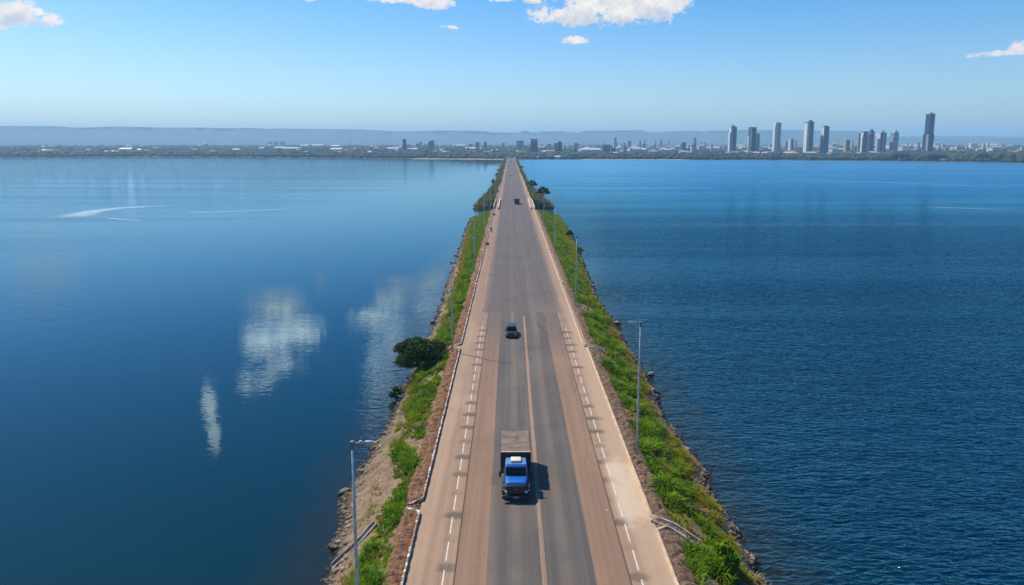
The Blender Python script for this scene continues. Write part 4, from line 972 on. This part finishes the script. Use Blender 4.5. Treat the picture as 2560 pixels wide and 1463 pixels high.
T(2053, 2071.6, 317, 388, 'glass', 'blue grey tower with a lower left shoulder and stepped top', [('wing', .2, 21, 'glass'), ('crown', .2, .9, 2.3, FM['dglass'])])
T(2108.7, 2124.7, 350, 388, 'tan', 'low tan tower with a sloped dark front right of the tall towers', [('fins', [(.42, 1)], FM['grey']), ('crown', .1, .4, 1, ROOFW)])
T(2126, 2132.7, 352, 376, 'white', 'thin white block directly behind the tan tower')
T(2144.5, 2150.5, 333.5, 388, 'brown', 'narrow brown tower with stacked balconies attached left of the grey slab tower', [('balc', 0, .98, 24, 1.0, 'left', .8, CWHITE)])
T(2151, 2168, 330, 389, 'glass', 'broad grey slab tower with a dark central slot', [('fins', [(.42, .60)], FM['dglass']), ('slab', .3)])
T(2170, 2184.7, 328, 388, 'dglass', 'dark banded tower with a small dark roof block and a curved left shoulder', [('crown', .3, .75, 4, ROOFD), ('wing', .15, 8, 'dglass'), ('balc', 0, .98, 26, 1.0, 'front', .45, FM['grey'])])
T(2190.8, 2214.8, 331.4, 388, 'glass', 'wide blue glass tower with a white box on its roof', [('crown', .42, .75, 4.6, ROOFW), ('fins', [(.35, .7)], FM['stripe'])])
T(2215, 2222.8, 367, 376.5, 'white', 'tiny white block peeping between two blue towers')
T(2225, 2245.5, 331, 388, 'stripe', 'blue grey striped tower with a cream box on its roof', [('crown', .42, .78, 6, ROOFW), ('wing', .08, 10, 'pink')])
T(2307, 2333.5, 335, 388, 'dglass', 'tallest dark blue tower standing alone on the right with a stepped overhanging top', [('upper', 41, .12, .06, 'dglass'), ('fins', [(0, .08)], CWHITE), ('podium', 9, 'grey')])
# centre
T(1006.7, 1015.8, 348, 383.4, 'dglass', 'dark blue slab tower standing alone left of the causeway end')
T(1020, 1034.7, 372.7, 380, 'glass', 'low dark block at the foot of the dark blue slab tower')
T(1074.8, 1085.5, 351.4, 382.7, 'grey', 'grey tower with a lower left half rising from a pale cluster left of the causeway', [('wing', .35, 2.5, 'grey')])
T(1173.5, 1180.9, 360, 377, 'grey', 'leftmost and shortest of the three grey towers nearest the causeway end', [('mast', .5, 2)])
T(1188.9, 1198.9, 355.4, 379, 'grey', 'middle one of the three grey towers nearest the causeway end')
T(1210, 1217, 355, 380, 'grey', 'right one of the three grey towers nearest the causeway end, with a crane on top', [('mast', .2, 3)])
T(1291.4, 1309, 352, 376, 'teal', 'teal glass tower with a slender mast behind the causeway end', [('mast', .93, 6)])
T(1326.6, 1343.9, 349.5, 387, 'brown', 'brown framed tower with a pale top band right of the causeway end', [('fins', [(.0, .09), (.42, .58), (.91, 1)], FM['dglass']), ('slab', .4), ('balc', .9, .97, 1, .6, 'front', 2.2, CWHITE)])
T(1322, 1335, 383.6, 390, 'dglass', 'low dark block in front of the brown framed tower', D=1690)
T(1385, 1394.6, 358, 387, 'stripe', 'grey banded half of the twin tower, left part')
T(1394.9, 1404.5, 354.5, 387, 'dglass', 'dark half of the twin tower, right part with rounded shoulders', [('crown', .1, .4, 1.2, ROOFD), ('balc', 0, .95, 20, 1.2, 'right', .5, CWHITE)])
T(1436, 1443.7, 358, 384, 'brown', 'narrow plain brown tower right of the twin tower')
T(1505, 1525, 363.5, 387, 'brown', 'squat brown block with a tall mast on its roof', [('mast', .2, 17), ('slab', .4), ('fins', [(.72, .86)], FM['grey'])])
T(1524, 1539, 369.6, 387, 'glass', 'blue block with a white left edge beside the squat brown block', [('fins', [(0, .22)], CWHITE)])
T(1535, 1541, 343.5, 372, 'grey', 'very slim faint tower rising behind the blue block', [('wingr', .5, 13, 'grey')])
T(1555.8, 1566.8, 367, 386, 'grey', 'small tower with a white left side and grey front, first right of the blue block', [('fins', [(0, .4)], CWHITE)])
T(1588, 1597.8, 365, 384, 'grey', 'small tower with a white left side and a dark roof block', [('fins', [(0, .35)], CWHITE), ('crown', .5, .9, 2.5, ROOFD)])
T(1569, 1578, 352, 372, 'grey', 'faint stepped tower in the haze left of the slim pale tower')
T(1598, 1602.6, 352, 372, 'teal', 'faint teal tower in the haze')
T(1610, 1614, 349, 371, 'cream', 'slim cream tower in the haze, brightest of the far central ones')
T(1634, 1640, 361, 373, 'grey', 'small pale block in the haze behind the central rooftops')
T(1637, 1639.4, 352, 372, 'grey', 'needle-thin pale tower in the haze')
T(1650, 1655, 349.5, 373, 'grey', 'faint grey tower in the haze above the central rooftops')
T(1656, 1660, 364, 374, 'cream', 'tiny cream block in the haze')
T(1663, 1666, 360.5, 374.5, 'white', 'slim bright white block in the haze')
T(1670, 1673, 351.5, 373, 'pink', 'faint thin pink tower in the haze')
T(1705, 1715, 356, 379, 'glass', 'blue glass block with a bright left edge in the centre right', [('mast', .9, 2), ('wing', .25, 3, 'glass')])
T(1726.7, 1739.5, 364, 387, 'white', 'squat tower with a white left side and overhanging dark roof', [('slab', 1.0), ('fins', [(.55, 1)], FM['pink'])])
T(1732, 1740.5, 345, 374, 'stripe', 'rounded pale tower rising behind the squat white tower', [('crown', .2, .8, 1, ROOFW)])
T(1742.5, 1748.6, 360.5, 377, 'white', 'left one of three pale blocks standing in a row')
T(1750, 1757, 357, 377, 'cream', 'middle one of three pale blocks standing in a row')
T(1758, 1766, 358, 377, 'white', 'right one of three pale blocks standing in a row')
# left cluster and far right pale blocks
for x0, x1, lb in ((668.7, 680, 'left'), (684.6, 695.6, 'middle'), (701, 712, 'right')):
    T(x0, x1, 354.6, 366.5, 'pink', lb + ' one of three pinkish blocks far to the left of the causeway')
for x0, x1, yt, lb in ((1043, 1049, 366, 'far left'), (1052, 1056, 367, 'second'), (1060, 1064, 365, 'third'), (1066, 1070, 364.5, 'fourth')):
    T(x0, x1, yt, 377, 'pink', lb + ' block of the pale pink row left of the grey tower')
T(1093.5, 1095.5, 364, 378, 'grey', 'thin pale block just right of the grey tower cluster')
T(1124, 1126.5, 377, 383, 'white', 'tiny bright white tower among trees left of the causeway')
for (x0, x1, yt, yb, mt, lb) in ((2265.5, 2271.5, 356.7, 378.8, 'cream', 'cream tower standing alone just left of the tallest dark tower'),
    (2287.5, 2291.5, 364, 375.5, 'cream', 'small cream block, left of a pair beside the tallest tower'), (2296, 2299.5, 365, 371, 'pink', 'small pink block, right of a pair beside the tallest tower'),
    (2341, 2347, 364.7, 374.8, 'white', 'pair-like narrow white block just right of the tallest tower'), (2358.7, 2365, 369, 376.7, 'cream', 'low cream block right of the tallest tower'),
    (2381.6, 2387, 365, 374, 'cream', 'rear cream block of a stepped pair far right'), (2388, 2395, 365.5, 376.7, 'white', 'front white block of a stepped pair far right'),
    (2403.6, 2411.7, 373, 378, 'cream', 'low wide cream block far right'), (2428, 2438.8, 368, 375.7, 'tan', 'squat yellowish block on the far right'),
    (2464.8, 2473, 357, 375.5, 'cream', 'tallest cream tower near the right edge'), (2481, 2485.7, 365.5, 376, 'pink', 'thin pink block right of the tallest cream tower'),
    (2501, 2508.7, 361, 376, 'pink', 'second cream-pink tower near the right edge'), (2521, 2533.7, 373.7, 384, 'brown', 'dark reddish low block near the right edge'),
    (2542.9, 2549.5, 372.7, 383.9, 'cream', 'front cream block at the right edge'), (2550, 2557, 368.6, 378, 'cream', 'rear cream block at the right edge')):
    T(x0, x1, yt, yb, mt, lb)
for i in range(84):
    px = random.choice([random.uniform(1290, 1800)]*2 + [random.uniform(1800, 2300), random.uniform(2340, 2556), random.uniform(960, 1270)]); w = random.uniform(3.5, 8.5); yt = random.triangular(350, 373, 368)
    zn = ['left of the causeway end', 'right of the causeway end', 'behind the tall right towers', 'beyond the tallest tower'][0 if px < 1280 else 1 if px < 1800 else 2 if px < 2320 else 3]
    T(px, px+w, yt, random.uniform(374, 378), random.choice(['white', 'cream', 'pink', 'grey', 'white', 'brown', 'tan']), 'pale mid-rise block lost in the haze ' + zn, group='pale mid-rise blocks ' + zn)
for i in range(14):
    px = 1292 + i*20 + random.uniform(-7, 7); w = random.uniform(4, 9)
    T(px, px+w, random.uniform(362, 371), random.uniform(379, 384), ['brown', 'pink', 'grey', 'tan', 'white'][i % 5], 'mid-rise block among the rooftops between the brown framed tower and the causeway' if px < 1330 else 'low reddish or grey mid-rise block among the rooftops right of the causeway', group='mid-rise blocks among the central rooftops' + (' beside the causeway' if px < 1330 else ''))
# radio mast
p = at_dist(877, 372, 3200); r = empty('radio_mast', (p.x, p.y, 10), 'thin lattice radio mast in the haze left of centre', 'radio mast')
hh = at_dist(877, 338, 3200).z - 10; mb = MB()
for a in range(3): mb.tube([(2.2*math.cos(a*2.09), 2.2*math.sin(a*2.09), 0), (.5*math.cos(a*2.09), .5*math.sin(a*2.09), hh)], .35, 4)
mb.build('lattice_leg', STEELD, r); mb = MB()
for k in range(12): z = hh*k/12; w = 2.2 - 1.7*k/12; mb.tube([(w*math.cos(a*2.09), w*math.sin(a*2.09), z) for a in (0, 1, 2, 3)], .2, 4)
mb.build('bracing', STEELD, r)

# low houses among the trees
ROOFM = [simple('pale tin roof', (.58, .56, .53), .5), simple('clay tile roof', (.32, .16, .10), .8), simple('grey fibre roof', (.36, .35, .34), .8)]
WALLM = [simple('white wall', (.66, .63, .58), .8), simple('cream wall', (.60, .50, .36), .8)]
def house_mesh(w, d, h, rm, wm):
    mb = MB(); mb.box((-w/2, -d/2, 0), (w/2, d/2, h), 1)
    mb.add([(-w/2-.5, -d/2-.5, h), (w/2+.5, -d/2-.5, h), (w/2+.5, d/2+.5, h), (-w/2-.5, d/2+.5, h), (-w/2-.5, 0, h+d*.2), (w/2+.5, 0, h+d*.2)], [(0,1,5,4), (3,4,5,2), (0,4,3), (1,2,5), (0,3,2,1)], 0)
    o = mb.build('house', [rm, wm]); return o
protos = [(house_mesh(16, 10, 4, ROOFM[0], WALLM[0]), 'small house with a pale tin roof half hidden among the far shore trees', 'pale roofed houses in the far town', 'house'),
          (house_mesh(14, 10, 5, ROOFM[1], WALLM[1]), 'small house with a clay tile roof half hidden among the far shore trees', 'tile roofed houses in the far town', 'house'),
          (house_mesh(38, 16, 6, ROOFM[0], WALLM[0]), 'long low white shed with a bright roof in the far town', 'long white sheds in the far town', 'shed'),
          (house_mesh(15, 13, 12, ROOFM[2], WALLM[0]), 'white four storey block of flats in the far town', 'low white blocks in the far town', 'building')]
used = [False]*4
LB = ['small house with a pale roof', 'small house with a clay tile roof', 'long low white shed', 'low white block of flats']
ZN = ((400, 'at the far left'), (760, 'around the pinkish blocks'), (1040, 'left of the dark slab tower'), (1280, 'left of the causeway end'), (1420, 'around the brown framed tower'), (1560, 'around the squat brown block'), (1700, 'in the centre right'),
      (1830, 'left of the tall towers'), (1960, 'between the first tall towers'), (2100, 'under the tallest pale towers'), (2240, 'under the row of blue towers'), (2330, 'left of the tallest tower'), (9999, 'at the far right'))
rr = random.Random(5)
for i in range(285):
    u = rr.random()
    px = rr.uniform(1540, 2560) if u < .62 else rr.uniform(20, 1540)
    d = ray(px, 380); b = math.atan2(d.x, d.y); dd = 130 + 2600*rr.random()**1.8; s = float(shore(np.array(b))); r_ = s + dd
    k = rr.choices(range(4), (5, 3, 1.2, 1.4 if px > 1540 else .5))[0]
    o, lb, gp, ct = protos[k]
    if used[k]:
        o = o.copy(); COL.objects.link(o)
    used[k] = True
    z = float(landz(np.array(b), np.array(r_)))
    o.location = (r_*math.sin(b), r_*math.cos(b), z + 1.0 + dd*.0012); o.rotation_euler.z = rr.uniform(-.5, .5); sc = rr.uniform(1.0, 1.6); o.scale = (sc, sc, sc)
    zn = next(t for q, t in ZN if px < q); far_ = 'well inland' if dd > 900 else 'near the shore'
    tag(o, LB[k] + ' ' + far_ + ' ' + zn, ct, gp + ' ' + far_ + ' ' + zn)
# quays / sheds right on the shore
for (x, yb, w, lb) in ((1318, 399, 14, 'white roofed boathouse at the water just right of the causeway end'), (1388, 398, 22, 'white roofed pavilion at the water between the brown and twin towers'), (1348, 398, 16, 'small white jetty shelter at the waterline in front of the brown framed tower'), (2360, 402, 14, 'white boathouse at the waterline right of the tallest tower')):
    o = protos[0][0].copy(); COL.objects.link(o); d = ray(x, yb); b = math.atan2(d.x, d.y); r_ = float(shore(np.array(b))) + 16
    o.location = (r_*math.sin(b), r_*math.cos(b), -2.2); s = w/16; o.scale = (s, s, s*.8); o.rotation_euler.z = 0; tag(o, lb, 'boathouse'); del o['group']; o.name = 'boathouse'

# the wooded far shore
FARG = NT('far wood'); m = FARG; v = m.pos(); n = m.noise(v, .05, 4); n2 = m.noise(v, .004, 3)
m.bsdf(m.mix(m.ramp(n, .38, .65), m.mix(m.ramp(n2, .4, .6), (.008, .020, .012), (.014, .028, .015)), (.03, .045, .024)), .9)
Pt = []; St = []
def belt(n, d0, d1, h0, h1, b0=-.72, b1=.72, pw=1.0):
    b = rng.uniform(b0, b1, n); dd = d0 + (d1-d0)*rng.random(n)**pw; r = shore(b) + dd; h = rng.uniform(h0, h1, n)
    Pt.append(np.stack([r*np.sin(b), r*np.cos(b), landz(b, r) + h*.35], -1)); St.append(np.stack([h*rng.uniform(.6, 1.0, n), h*rng.uniform(.6, 1, n), h*.62], -1))
belt(1700, 10, 34, 4, 8); belt(2600, 30, 110, 6, 11); belt(3400, 100, 700, 4, 9); belt(5200, 600, 3800, 4, 10); belt(1500, 100, 2500, 8, 14, -.72, .02)
belt(700, 20, 130, 9, 16, .49, .72)
V, Q = blobs(np.vstack(Pt), np.vstack(St), I2, .22, 1, 21)
tag(np_mesh('far_wood', V, Q, FARG.m, smooth=False), 'wooded belt of dark trees along the whole far shore and through the town', 'woodland', kind='stuff')
# pale beach along the shoreline either side of the causeway
SAND = simple('beach sand', (.34, .26, .18), .95, scale=.05, obj=False)
bs2 = np.r_[np.linspace(-.20, -.012, 60)]; 
for (b0, b1) in ((-.135, -.008), (.10, .245)):
    bb_ = np.linspace(b0, b1, 70); rows = [np.stack([np.sin(bb_)*(shore(bb_)+k), np.cos(bb_)*(shore(bb_)+k), np.full(70, z)], -1) for k, z in ((-6, WZ-.3), (-2, WZ+.35), (7, WZ+1.2), (12, WZ+1.4))]
    tag(np_mesh('beach', np.array(rows).reshape(-1, 3), grid_faces(4, 70), SAND, smooth=True), kind='structure')
# walls at the causeway end
for (x0, x1, lb) in ((-9.2, -6.4, 'pale flared wall at the far end of the causeway, left side'), (10.2, 13.0, 'pale flared wall at the far end of the causeway, right side')):
    kerb([(x0, 1560, 0), (x0+(.6 if x0 < 0 else -.6), 1700, 1.6), (x1-(.2 if x0 < 0 else 0), 1760, 3.4)], 1.4, 1.2, PARA, lb, .05, 'end_wall')
tag(bpy.data.objects['end_wall'], cat='wall'); tag(bpy.data.objects['end_wall.001'], cat='wall')

# ------------------------------------------------------------------ wakes on the water
m = NT('ruffled wake'); v = m.pos(); n = m.noise(m.pos((.35, .9, 1)), 1.4, 5, .7); tc = m.n('ShaderNodeTexCoord'); uvx = m.sep(tc.outputs['UV'])
edge = m.math('MULTIPLY', m.ramp(m.math('ABSOLUTE', m.math('SUBTRACT', uvx[1], .5)), .5, .1), m.ramp(m.math('ABSOLUTE', m.math('SUBTRACT', uvx[0], .5)), .5, .25))
p = m.bsdf((.30, .44, .52), .5); tr = m.n('ShaderNodeBsdfTransparent'); mx = m.n('ShaderNodeMixShader')
m.l(m.math('MULTIPLY', m.math('MULTIPLY', edge, m.ramp(n, .25, .55)), .9), mx.inputs[0]); m.l(tr.outputs[0], mx.inputs[1]); m.l(p.outputs[0], mx.inputs[2]); m.l(mx.outputs[0], m.out.inputs[0]); WAKE = m.m
def wake(pts, w, label):
    P = np.array(pts, float); n = 60; s = np.r_[0, np.cumsum(np.linalg.norm(np.diff(P, axis=0), axis=1))]; t = np.linspace(0, s[-1], n)
    c = np.stack([np.interp(t, s, P[:, 0]), np.interp(t, s, P[:, 1])], -1)
    for _ in range(6): c[1:-1] = (c[:-2]+c[2:]+2*c[1:-1])/4
    d = np.gradient(c, axis=0); d /= np.linalg.norm(d, axis=1)[:, None]; nn = np.stack([-d[:, 1], d[:, 0]], -1)
    ww = np.interp(np.linspace(0, 1, n), [0, .3, 1], [w, w*.6, w*.3])[:, None]
    V = np.stack([np.c_[c+nn*ww, np.full(n, WZ+.03)], np.c_[c-nn*ww, np.full(n, WZ+.03)]], 1).reshape(-1, 3)
    o = np_mesh('boat_wake', V, grid_faces(n, 2), WAKE); uv = o.data.uv_layers.new()
    li = np.zeros(len(o.data.loops), np.int32); o.data.loops.foreach_get('vertex_index', li)
    uv.data.foreach_set('uv', np.stack([(li//2)/(n-1), li % 2], -1).astype(np.float32).ravel())
    return tag(o, label, 'wake', kind='stuff')
def gw(x, y): d = ray(x, y); t = (WZ-H)/d.z; return (d.x*t, d.y*t + CY)
wake([gw(165, 548), gw(195, 538), gw(240, 527), gw(300, 520), gw(370, 517), gw(450, 515)], 16.0, 'curved white boat wake on the calm left water')
wake([gw(255, 545), gw(310, 549), gw(370, 553)], 3, 'short faint wake below the curved one on the left water')
wake([gw(430, 532), gw(560, 530), gw(700, 524), gw(760, 522)], 5, 'faint ruffled streak right of the curved wake')
wake([gw(1650, 410), gw(1950, 413), gw(2250, 416), gw(2556, 420)], 9, 'thin pale line across the water just below the right-hand towers')
wake([gw(1330, 420), gw(1520, 421), gw(1700, 423)], 6, 'pale line across the water right of the far causeway')
wake([gw(1870, 446), gw(2150, 454), gw(2400, 463), gw(2556, 468)], 5, 'second pale line crossing the right water below the towers')
wake([gw(2300, 517), gw(2450, 522), gw(2556, 527)], 3, 'faint pale line at the right edge of the water')

# ------------------------------------------------------------------ haze
m = NT('haze'); vol = m.n('ShaderNodeVolumePrincipled'); vol.inputs['Color'].default_value = (.44, .75, 1, 1); vol.inputs['Density'].default_value = .00013
vol.inputs['Anisotropy'].default_value = .1
m.l(vol.outputs[0], m.out.inputs['Volume'])
tag(MB().box((-S-200, -3700, -13), (S+200, S+200, 296)).build('haze', m.m), 'thin pale blue haze over the lake and far shore', 'haze', kind='stuff')
